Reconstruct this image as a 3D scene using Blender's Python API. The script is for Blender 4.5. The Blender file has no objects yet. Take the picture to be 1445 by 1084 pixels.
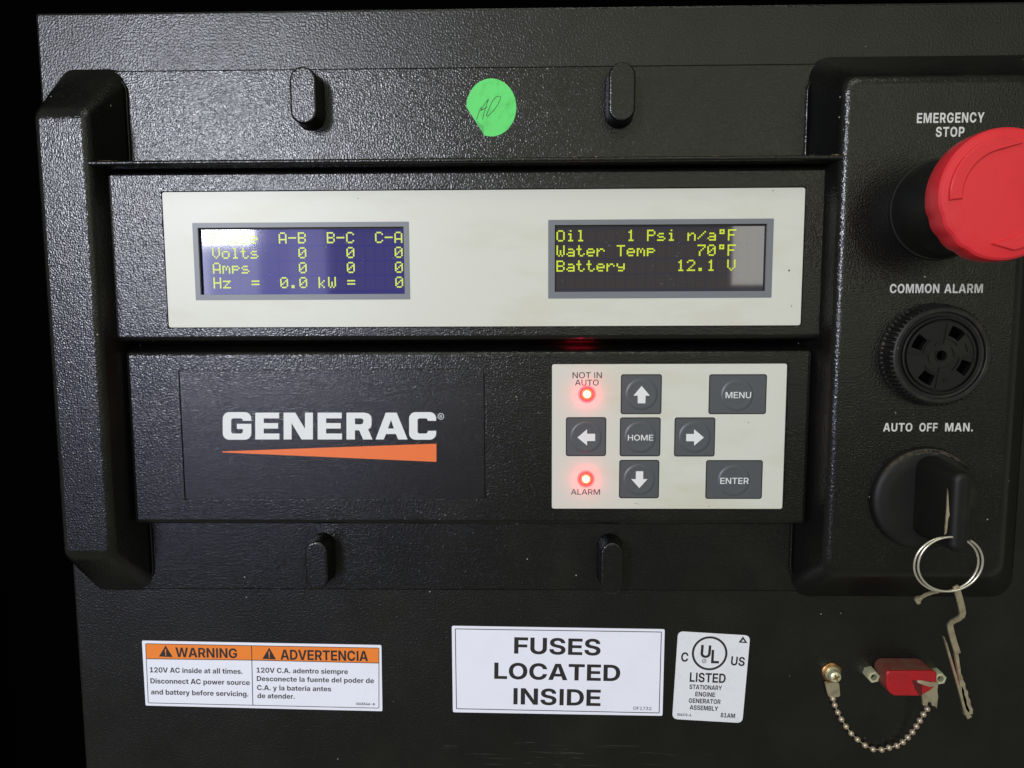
import bpy, math, random
from math import radians, sin, cos, pi
from mathutils import Matrix, Vector
from mathutils.geometry import delaunay_2d_cdt
random.seed(7)

# ---------------------------------------------------------------- units
# Panel frame: x right, z up, h = height of a surface in front of the steel
# panel.  One unit is 0.27 mm; the origin is the point straight in front of
# the camera.
S = 0.00027
Z0 = 1.20
D = 1044.0            # camera distance from the steel panel, in units
F = 1044.0
CX, CY = 722.5, 542.0
PITCH, YAW, ROLL = radians(-5.888), radians(1.121), radians(0.234)

def rotm():
    ca, sa = cos(PITCH), sin(PITCH)
    cb, sb = cos(YAW), sin(YAW)
    cc, sc = cos(ROLL), sin(ROLL)
    rp = Matrix(((1, 0, 0), (0, ca, -sa), (0, sa, ca)))
    ry = Matrix(((cb, -sb, 0), (sb, cb, 0), (0, 0, 1)))
    rr_ = Matrix(((cc, 0, sc), (0, 1, 0), (-sc, 0, cc)))
    return ry @ rp @ rr_
RM = rotm()

def at(px, py, h=0.0):
    """panel coordinates (x, z) of a photographed point lying at height h"""
    d = RM @ Vector(((px - CX) / F, 1.0, -(py - CY) / F))
    t = (D - h) / d.y
    return d.x * t, d.z * t

def W(x, z, h):
    return Vector((x * S, -h * S, z * S + Z0))

sc = bpy.context.scene
col = sc.collection

# ---------------------------------------------------------------- camera
cam = bpy.data.cameras.new('camera')
cam.sensor_width = 36.0
cam.lens = F / 1445.0 * 36.0
cam.clip_start = 0.01
cam.clip_end = 50
co = bpy.data.objects.new('camera', cam)
col.objects.link(co)
m3 = Matrix((RM @ Vector((1, 0, 0)), RM @ Vector((0, 0, 1)), -(RM @ Vector((0, 1, 0))))).transposed()
co.matrix_world = Matrix.Translation(W(0, 0, D)) @ m3.to_4x4()
sc.camera = co

# ---------------------------------------------------------------- light
world = bpy.data.worlds.new('World')
sc.world = world
world.use_nodes = True
bg = world.node_tree.nodes['Background']
bg.inputs[0].default_value = (1.0, 1.0, 0.80, 1)
bg.inputs[1].default_value = 0.18

def area(name, dist, x0, z0, x1, z1, rad, color, spread=180):
    """soft lamp facing the panel from `dist` metres; the rectangle says where
    on the panel its mirror image would be seen"""
    k = 1 + dist / (D * S)
    l = bpy.data.lights.new(name, 'AREA')
    l.shape = 'RECTANGLE'
    l.size = (x1 - x0) * k * S
    l.size_y = (z1 - z0) * k * S
    l.energy = rad * pi * l.size * l.size_y
    l.color = color
    l.spread = radians(spread)
    o = bpy.data.objects.new(name, l)
    col.objects.link(o)
    o.location = Vector(((x0 + x1) / 2 * k * S, -dist, (z0 + z1) / 2 * k * S + Z0))
    o.rotation_euler = (radians(90), 0, 0)      # -Z of the lamp looks along +Y, at the panel
    return o
area('front_fill_light', 1.5, -330, -60, 760, 640, 0.55, (1.0, 1.0, 0.74))  # added broad fill lamp from the front, no actual doorway
area('window_light', 2.0, -470, 92, -381, 330, 90.0, (0.93, 0.96, 1.0))
area('window_sill_light', 2.05, -470, 10, -442, 91, 6.0, (0.95, 1.0, 0.9))
area('screen_glare_light', 2.2, -441, 12, -372, 91, 2.4, (0.9, 0.95, 1.0))  # added lamp, mirrored as pale glare in the left display
area('bright_wall_light', 2.3, -640, -235, -277, 420, 3.3, (0.55, 0.56, 1.0))
cl = area('overhead_fill_light', 0.75, -400, -80, 500, 180, 3.9, (1.0, 1.0, 0.84))  # added overhead fill that lifts the ivory plates
cl.location = (0.1, -0.75, Z0 + 1.15)
cl.rotation_euler = (radians(33), 0, 0)
area('door_gap_light', 1.8, 283, 30, 338, 170, 5.2, (1.0, 0.98, 0.9))

sc.view_settings.view_transform = 'Standard'
sc.view_settings.look = 'None'
sc.view_settings.exposure = 0.0
sc.view_settings.gamma = 1.0

# ---------------------------------------------------------------- materials
def mat(name, color, rough=0.5, metal=0.0, spec=0.5, bump=None, mottle=None, emit=None,
        coat=0.0, specks=0.0, rough_var=None, aniso=None):
    m = bpy.data.materials.new(name)
    m.use_nodes = True
    nt = m.node_tree
    N, L = nt.nodes, nt.links
    b = N['Principled BSDF']
    b.inputs['Base Color'].default_value = (*color, 1)
    b.inputs['Roughness'].default_value = rough
    b.inputs['Metallic'].default_value = metal
    b.inputs['Specular IOR Level'].default_value = spec
    b.inputs['Coat Weight'].default_value = coat
    b.inputs['Coat Roughness'].default_value = 0.06
    tc = N.new('ShaderNodeTexCoord')
    def noise(scale, detail=2.0, rgh=0.5, stretch=None):
        n = N.new('ShaderNodeTexNoise')
        n.inputs['Scale'].default_value = scale
        n.inputs['Detail'].default_value = detail
        n.inputs['Roughness'].default_value = rgh
        if stretch:
            mp = N.new('ShaderNodeMapping')
            mp.inputs['Scale'].default_value = stretch[:3]
            mp.inputs['Rotation'].default_value = stretch[3] if len(stretch) > 3 else (0, 0, 0)
            L.new(tc.outputs['Object'], mp.inputs['Vector'])
            L.new(mp.outputs['Vector'], n.inputs['Vector'])
        else:
            L.new(tc.outputs['Object'], n.inputs['Vector'])
        return n
    cur = None
    if mottle:                      # (scale, second colour, low, high[, stretch])
        n = noise(mottle[0], 5, 0.6, mottle[4] if len(mottle) > 4 else None)
        r = N.new('ShaderNodeMapRange')
        r.inputs['From Min'].default_value = mottle[2]
        r.inputs['From Max'].default_value = mottle[3]
        L.new(n.outputs['Fac'], r.inputs['Value'])
        mx = N.new('ShaderNodeMix'); mx.data_type = 'RGBA'
        mx.inputs[6].default_value = (*color, 1)
        mx.inputs[7].default_value = (*mottle[1], 1)
        L.new(r.outputs['Result'], mx.inputs[0])
        cur = mx.outputs[2]
    if specks:
        v = N.new('ShaderNodeTexVoronoi'); v.feature = 'F1'
        v.inputs['Scale'].default_value = 260
        L.new(tc.outputs['Object'], v.inputs['Vector'])
        lt = N.new('ShaderNodeMath'); lt.operation = 'LESS_THAN'
        lt.inputs[1].default_value = 0.07
        L.new(v.outputs['Distance'], lt.inputs[0])
        sp = N.new('ShaderNodeSeparateColor')
        L.new(v.outputs['Color'], sp.inputs[0])
        l2 = N.new('ShaderNodeMath'); l2.operation = 'LESS_THAN'
        l2.inputs[1].default_value = specks
        L.new(sp.outputs[0], l2.inputs[0])
        mu = N.new('ShaderNodeMath'); mu.operation = 'MULTIPLY'
        L.new(lt.outputs[0], mu.inputs[0]); L.new(l2.outputs[0], mu.inputs[1])
        mx = N.new('ShaderNodeMix'); mx.data_type = 'RGBA'
        if cur: L.new(cur, mx.inputs[6])
        else: mx.inputs[6].default_value = (*color, 1)
        mx.inputs[7].default_value = (0.35, 0.33, 0.26, 1)
        L.new(mu.outputs[0], mx.inputs[0])
        cur = mx.outputs[2]
    if cur:
        L.new(cur, b.inputs['Base Color'])
    if rough_var:                   # (scale, low, high)
        n = noise(rough_var[0], 4, 0.6)
        r = N.new('ShaderNodeMapRange')
        r.inputs['From Min'].default_value = 0.3
        r.inputs['From Max'].default_value = 0.7
        r.inputs['To Min'].default_value = rough_var[1]
        r.inputs['To Max'].default_value = rough_var[2]
        L.new(n.outputs['Fac'], r.inputs['Value'])
        L.new(r.outputs['Result'], b.inputs['Roughness'])
    if bump:                        # (scale, distance in mm, detail)
        n = noise(bump[0], bump[2] if len(bump) > 2 else 2.0, 0.55, aniso)
        bp = N.new('ShaderNodeBump')
        bp.inputs['Strength'].default_value = 1.0
        bp.inputs['Distance'].default_value = bump[1] * 0.001
        L.new(n.outputs['Fac'], bp.inputs['Height'])
        L.new(bp.outputs['Normal'], b.inputs['Normal'])
    if emit:
        b.inputs['Emission Color'].default_value = (*emit[0], 1)
        b.inputs['Emission Strength'].default_value = emit[1]
    return m

MT = {
 'cavity': mat('dark_cavity_paint', (0.0008, 0.0008, 0.0009), 0.9, spec=0.0),
 'steel': mat('wrinkled_black_paint', (0.0040, 0.0042, 0.0035), 0.30, bump=(1350, 0.155, 1.0), specks=0.06,
              mottle=(28, (0.010, 0.0098, 0.007), 0.45, 0.8), rough_var=(40, 0.26, 0.34)),
 'plastic': mat('grained_black_plastic', (0.0040, 0.0042, 0.0040), 0.22, bump=(1750, 0.15, 0.6), specks=0.055,
                mottle=(45, (0.009, 0.0088, 0.0065), 0.5, 0.8), rough_var=(50, 0.19, 0.25)),
 'smooth_black': mat('smooth_black_plastic', (0.0032, 0.0034, 0.0027), 0.56, spec=0.38, bump=(500, 0.03), specks=0.03,
                     mottle=(90, (0.012, 0.011, 0.007), 0.5, 0.75)),
 'dusty_black': mat('dusty_black_plastic', (0.0045, 0.0045, 0.0038), 0.55, bump=(700, 0.05),
                    mottle=(150, (0.026, 0.021, 0.013), 0.5, 0.75), specks=0.05),
 'hole': mat('black_hole', (0.0012, 0.0012, 0.0012), 0.9, spec=0.0),
 'plate': mat('ivory_overlay_film', (0.665, 0.665, 0.585), 0.38, bump=(1500, 0.010),
              mottle=(16, (0.60, 0.59, 0.465), 0.50, 0.72, (1.0, 1.0, 3.2, (0, 0.7, 0)))),
 'logo_plate': mat('fine_grained_black_label', (0.0045, 0.0045, 0.0048), 0.24, bump=(2050, 0.115, 0.6), specks=0.02),
 'frame_grey': mat('grey_print', (0.17, 0.185, 0.205), 0.40),
 'button_grey': mat('grey_button_film', (0.082, 0.088, 0.096), 0.40, bump=(1400, 0.012)),
 'outline': mat('black_print', (0.012, 0.012, 0.014), 0.45),
 'white_print': mat('white_print', (0.78, 0.79, 0.78), 0.45),
 'panel_print': mat('worn_white_print', (0.66, 0.66, 0.62), 0.5, mottle=(900, (0.40, 0.40, 0.37), 0.5, 0.8)),
 'plum_print': mat('dark_print_on_overlay', (0.045, 0.03, 0.04), 0.45),
 'orange': mat('orange_print', (0.86, 0.17, 0.028), 0.45),
 'warn_orange': mat('warning_orange_print', (0.90, 0.24, 0.028), 0.42),
 'paper': mat('white_label_vinyl', (0.88, 0.89, 0.98), 0.36, mottle=(60, (0.84, 0.85, 0.94), 0.5, 0.75), bump=(250, 0.015)),
 'ul_paper': mat('grey_white_label_vinyl', (0.80, 0.81, 0.84), 0.36, mottle=(90, (0.72, 0.73, 0.75), 0.5, 0.7), bump=(300, 0.03)),
 'ink': mat('black_ink', (0.022, 0.018, 0.018), 0.45),
 'soft_ink': mat('charcoal_ink', (0.055, 0.050, 0.052), 0.45),
 'green': mat('green_sticker_paper', (0.115, 0.74, 0.155), 0.55, mottle=(260, (0.055, 0.50, 0.08), 0.50, 0.8), bump=(140, 0.10)),
 'green_dark': mat('green_sticker_fold', (0.07, 0.50, 0.10), 0.6),
 'pen': mat('pen_ink', (0.02, 0.03, 0.015), 0.4),
 'lcd': mat('lcd_glass', (0.015, 0.012, 0.034), 0.035, spec=0.55),
 'lcd_cell': mat('lcd_cell_tint', (0.024, 0.017, 0.026), 0.035, spec=0.55),
 'lcd_blue': mat('blue_lcd_glass', (0.018, 0.017, 0.185), 0.055, spec=0.55),
 'lcd_blue_cell': mat('blue_lcd_cell_tint', (0.030, 0.023, 0.165), 0.055, spec=0.55),
 'lcd_text': mat('lcd_lit_dots', (0.05, 0.06, 0.01), 0.4, emit=((0.72, 0.86, 0.02), 0.85)),
 'lcd_edge': mat('lcd_bezel_edge', (0.012, 0.012, 0.012), 0.6),
 'scratch': mat('screen_scratch', (0.25, 0.26, 0.34), 0.4),
 'led': mat('lit_led_lens', (0.9, 0.5, 0.4), 0.3, emit=((1.0, 0.72, 0.40), 2.6)),
 'led_rim': mat('lit_led_rim', (0.6, 0.05, 0.04), 0.3, emit=((1.0, 0.16, 0.03), 1.6)),
 'led_glow': mat('lit_led_halo', (0.62, 0.12, 0.11), 0.4, emit=((1.0, 0.05, 0.045), 0.75)),
 'led_halo': mat('red_halo_glow', (0.50, 0.05, 0.05), 0.4, emit=((1.0, 0.05, 0.06), 0.9)),  # halo around each lit lens, painted as red emission
 'led_halo_edge': mat('faint_halo_glow', (0.55, 0.26, 0.24), 0.4, emit=((1.0, 0.10, 0.11), 0.38)),
 'red': mat('red_button_plastic', (0.70, 0.024, 0.034), 0.40, bump=(300, 0.015), mottle=(60, (0.60, 0.016, 0.026), 0.5, 0.8)),
 'red_cap': mat('red_cap_rubber', (0.40, 0.008, 0.012), 0.45, mottle=(110, (0.30, 0.010, 0.012), 0.45, 0.75), bump=(400, 0.03)),
 'red_shade': mat('notch_shade_red', (0.10, 0.004, 0.005), 0.6),  # cap red darkened to stand for the shadow in the notch
 'red_dusty': mat('dusty_red_rubber', (0.17, 0.035, 0.022), 0.7, mottle=(200, (0.14, 0.075, 0.045), 0.4, 0.65), bump=(400, 0.05)),
 'nickel': mat('nickel_wire', (0.74, 0.70, 0.58), 0.28, metal=0.75, bump=(500, 0.02)),
 'tarnish': mat('tarnished_steel', (0.60, 0.53, 0.36), 0.34, metal=0.72, bump=(700, 0.05), mottle=(300, (0.30, 0.24, 0.15), 0.45, 0.75)),
 'bead': mat('bead_chain_metal', (0.60, 0.51, 0.38), 0.34, metal=0.6, mottle=(400, (0.38, 0.26, 0.15), 0.45, 0.8)),
 'zinc': mat('zinc_plated', (0.78, 0.78, 0.52), 0.36, metal=0.6, mottle=(300, (0.42, 0.42, 0.28), 0.45, 0.75)),
 'rust': mat('rusty_brass', (0.50, 0.27, 0.10), 0.42, metal=0.9, mottle=(300, (0.14, 0.05, 0.02), 0.42, 0.62), bump=(600, 0.08)),
 'dirt': mat('tan_dirt', (0.23, 0.16, 0.09), 0.9, mottle=(600, (0.10, 0.07, 0.04), 0.4, 0.7)),
 'rim_dust': mat('brown_rim_dust', (0.055, 0.044, 0.026), 0.85, mottle=(700, (0.018, 0.015, 0.010), 0.42, 0.6), bump=(900, 0.06)),
 'panel_scratch': mat('worn_scratch', (0.055, 0.053, 0.046), 0.5),
 'smudge': mat('brown_smudge', (0.47, 0.43, 0.34), 0.7),
}

# ---------------------------------------------------------------- mesh helpers
ORG = {}
class MB:
    """collects faces in panel coordinates (x, z, h)"""
    def __init__(s): s.v = []; s.f = []
    def ring(s, pts, h):
        i = len(s.v)
        s.v += [(p[0], p[1], h) for p in pts]
        return list(range(i, i + len(pts)))
    def bridge(s, a, b):
        n = len(a)
        for i in range(n):
            s.f.append((a[i], a[(i + 1) % n], b[(i + 1) % n], b[i]))
    def cap(s, r): s.f.append(tuple(r))
    def loft(s, rings, cap=True, cap0=False):
        rr = [s.ring(p, h) for p, h in rings]
        for a, b in zip(rr, rr[1:]): s.bridge(a, b)
        if cap: s.cap(rr[-1])
        if cap0: s.cap(rr[0][::-1])
        return rr
    def fill(s, loops, h, rule='odd'):
        """planar region bounded by the loops (holes by parity or winding)"""
        tris, pts = region(loops, rule)
        i = len(s.v)
        s.v += [(p[0], p[1], h) for p in pts]
        s.f += [tuple(i + k for k in t) for t in tris]
    def wall(s, loop, h0, h1):
        s.bridge(s.ring(loop, h0), s.ring(loop, h1))
    def slab(s, loops, h0, h1, rule='odd'):
        s.fill(loops, h1, rule)
        for l in loops: s.wall(l, h0, h1)
    def tube(s, pts, r, n=8, closed=False, flat=1.0):
        P = [Vector(p) for p in pts]; N = len(P); rings = []
        for i in range(N):
            a = P[(i - 1) % N] if (closed or i) else P[i]
            b = P[(i + 1) % N] if (closed or i < N - 1) else P[i]
            t = (b - a).normalized()
            u = t.cross(Vector((0, 0, 1)))
            if u.length < 1e-4: u = Vector((1, 0, 0))
            u.normalize(); w = u.cross(t)
            rad = r[i] if isinstance(r, (list, tuple)) else r
            j = len(s.v)
            for k in range(n):
                q = P[i] + u * (rad * cos(2 * pi * k / n)) + w * (rad * flat * sin(2 * pi * k / n))
                s.v.append(tuple(q))
            rings.append(list(range(j, j + n)))
        for a, b in zip(rings, rings[1:]): s.bridge(a, b)
        if closed: s.bridge(rings[-1], rings[0])
        else:
            s.cap(rings[0][::-1]); s.cap(rings[-1])
    def lathe(s, cx, cz, prof, n=64, mod=None, a0=0.0):
        rings = []
        for r, h in prof:
            pts = []
            for k in range(n):
                t = a0 + 2 * pi * k / n
                q = r * (mod(t, r, h) if mod else 1.0)
                pts.append((cx + q * cos(t), cz + q * sin(t)))
            rings.append((pts, h))
        s.loft(rings, cap=prof[-1][0] < 1)
    def strip(s, pts, width, thick):
        """bent flat strip following 3D points, lying broadside to the panel"""
        P = [Vector(p) for p in pts]; secs = []
        for i, p in enumerate(P):
            a = P[max(i - 1, 0)]; b = P[min(i + 1, len(P) - 1)]
            t = (b - a).normalized()
            u = Vector((t.y, -t.x, 0)).normalized()
            w = width[i] if isinstance(width, (list, tuple)) else width
            nrm = u.cross(t)
            q = [p + u * w / 2 - nrm * thick / 2, p - u * w / 2 - nrm * thick / 2,
                 p - u * w / 2 + nrm * thick / 2, p + u * w / 2 + nrm * thick / 2]
            j = len(s.v); s.v += [tuple(x) for x in q]; secs.append([j, j + 1, j + 2, j + 3])
        for a, b in zip(secs, secs[1:]): s.bridge(a, b)
        s.cap(secs[0][::-1]); s.cap(secs[-1])
    def sphere(s, c, r, n=10, m=6, sq=(1, 1, 1)):
        rings = []
        for j in range(1, m):
            t = pi * j / m
            i0 = len(s.v)
            for k in range(n):
                f = 2 * pi * k / n
                s.v.append((c[0] + r * sq[0] * sin(t) * cos(f), c[1] + r * sq[1] * sin(t) * sin(f), c[2] - r * sq[2] * cos(t)))
            rings.append(list(range(i0, i0 + n)))
        for a, b in zip(rings, rings[1:]): s.bridge(a, b)
        s.cap(rings[0][::-1]); s.cap(rings[-1])
    def build(s, name, m, parent=None, origin=None, angle=38, label=None):
        import bmesh
        org = ORG[parent.name] if parent else (origin or (0, 0, 0))
        o3 = W(*org)
        me = bpy.data.meshes.new(name)
        me.from_pydata([tuple(W(*v) - o3) for v in s.v], [], s.f)
        bm = bmesh.new(); bm.from_mesh(me)
        bmesh.ops.remove_doubles(bm, verts=bm.verts, dist=1e-7)
        bmesh.ops.recalc_face_normals(bm, faces=bm.faces)
        bm.to_mesh(me); bm.free()
        me.validate()
        for p in me.polygons: p.use_smooth = True
        me.set_sharp_from_angle(angle=radians(angle))
        for p in me.polygons:                    # faces square to the panel stay flat
            if abs(p.normal.y) > .9995: p.use_smooth = False
        me.materials.append(m)
        o = bpy.data.objects.new(name, me)
        col.objects.link(o)
        if parent: o.parent = parent
        else: o.location = o3
        ORG[o.name] = org
        if label: o['label'] = label
        return o

def winding(loops, x, y):
    w = 0; c = 0
    for l in loops:
        n = len(l)
        for i in range(n):
            x0, y0 = l[i]; x1, y1 = l[(i + 1) % n]
            if (y0 <= y) != (y1 <= y):
                if x0 + (y - y0) * (x1 - x0) / (y1 - y0) > x:
                    w += 1 if y1 > y0 else -1; c += 1
    return w, c

def region(loops, rule='odd'):
    vs, es = [], []
    for l in loops:
        i = len(vs); n = len(l)
        vs += [Vector(p) for p in l]
        es += [(i + k, i + (k + 1) % n) for k in range(n)]
    r = delaunay_2d_cdt(vs, es, [], 0, 1e-4)
    pts = [(p.x, p.y) for p in r[0]]
    tris = []
    for t in r[2]:
        cx = sum(pts[k][0] for k in t) / 3; cy = sum(pts[k][1] for k in t) / 3
        w, c = winding(loops, cx, cy)
        if (c % 2 if rule == 'odd' else w != 0): tris.append(tuple(t))
    return tris, pts

def rect(x0, z0, x1, z1): return [(x0, z0), (x1, z0), (x1, z1), (x0, z1)]
def rr(x0, z0, x1, z1, r, n=5):
    o = []
    for cx, cz, a in ((x1 - r, z0 + r, -90), (x1 - r, z1 - r, 0), (x0 + r, z1 - r, 90), (x0 + r, z0 + r, 180)):
        for k in range(n + 1):
            t = radians(a + 90 * k / n)
            o.append((cx + r * cos(t), cz + r * sin(t)))
    return o
def capsule(x, z0, z1, r, n=8): return rr(x - r, z0, x + r, z1, r * 0.999, n)
def circ(x, z, r, n=40): return [(x + r * cos(2 * pi * k / n), z + r * sin(2 * pi * k / n)) for k in range(n)]
def pxs(pts, h): return [at(p[0], p[1], h) for p in pts]
def rpx(tl, tr, br, bl, h):
    a, b, c, d = pxs((tl, tr, br, bl), h)
    return (a[0] + d[0]) / 2, (c[1] + d[1]) / 2, (b[0] + c[0]) / 2, (a[1] + b[1]) / 2
def roundpoly(pts, r, n=4):
    """rounds the corners of a polygon"""
    o = []; N = len(pts)
    for i in range(N):
        p = Vector(pts[i]); a = Vector(pts[i - 1]); b = Vector(pts[(i + 1) % N])
        da, db = (a - p), (b - p)
        q = min(r, da.length * .45, db.length * .45)
        A = p + da.normalized() * q; B = p + db.normalized() * q
        for k in range(n + 1):
            t = k / n
            v = A * (1 - t) ** 2 + p * 2 * t * (1 - t) + B * t * t
            o.append((v.x, v.y))
    return o
def bevel_block(mb, base, h0, top, h1, rb, rt, bev, cap=True, steps=4, n=5):
    """tapered block from one rectangle to another, with a rounded front edge"""
    rings = [(rr(*base, rb, n), h0)]
    for k in range(steps + 1):
        t = pi / 2 * k / steps
        i = bev * (1 - cos(t)); f = 1 - sin(t)
        q = [top[j] + (base[j] - top[j]) * (bev * f) / max(h1 - h0, 1e-6) for j in range(4)]
        rings.append((rr(q[0] + i, q[1] + i, q[2] - i, q[3] - i, max(rt - i, .6), n), h1 - bev + bev * sin(t)))
    mb.loft(rings, cap=cap)
    return rings[-1][0]

def thing(name, label, cat, org, group=None):
    o = bpy.data.objects.new(name, None)
    o.empty_display_size = 0.01
    col.objects.link(o)
    o.location = W(*org); ORG[o.name] = org
    o['label'] = label; o['category'] = cat
    if group: o['group'] = group
    return o
def tag(o, label, cat, group=None):
    o['label'] = label; o['category'] = cat
    if group: o['group'] = group
    return o

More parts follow.
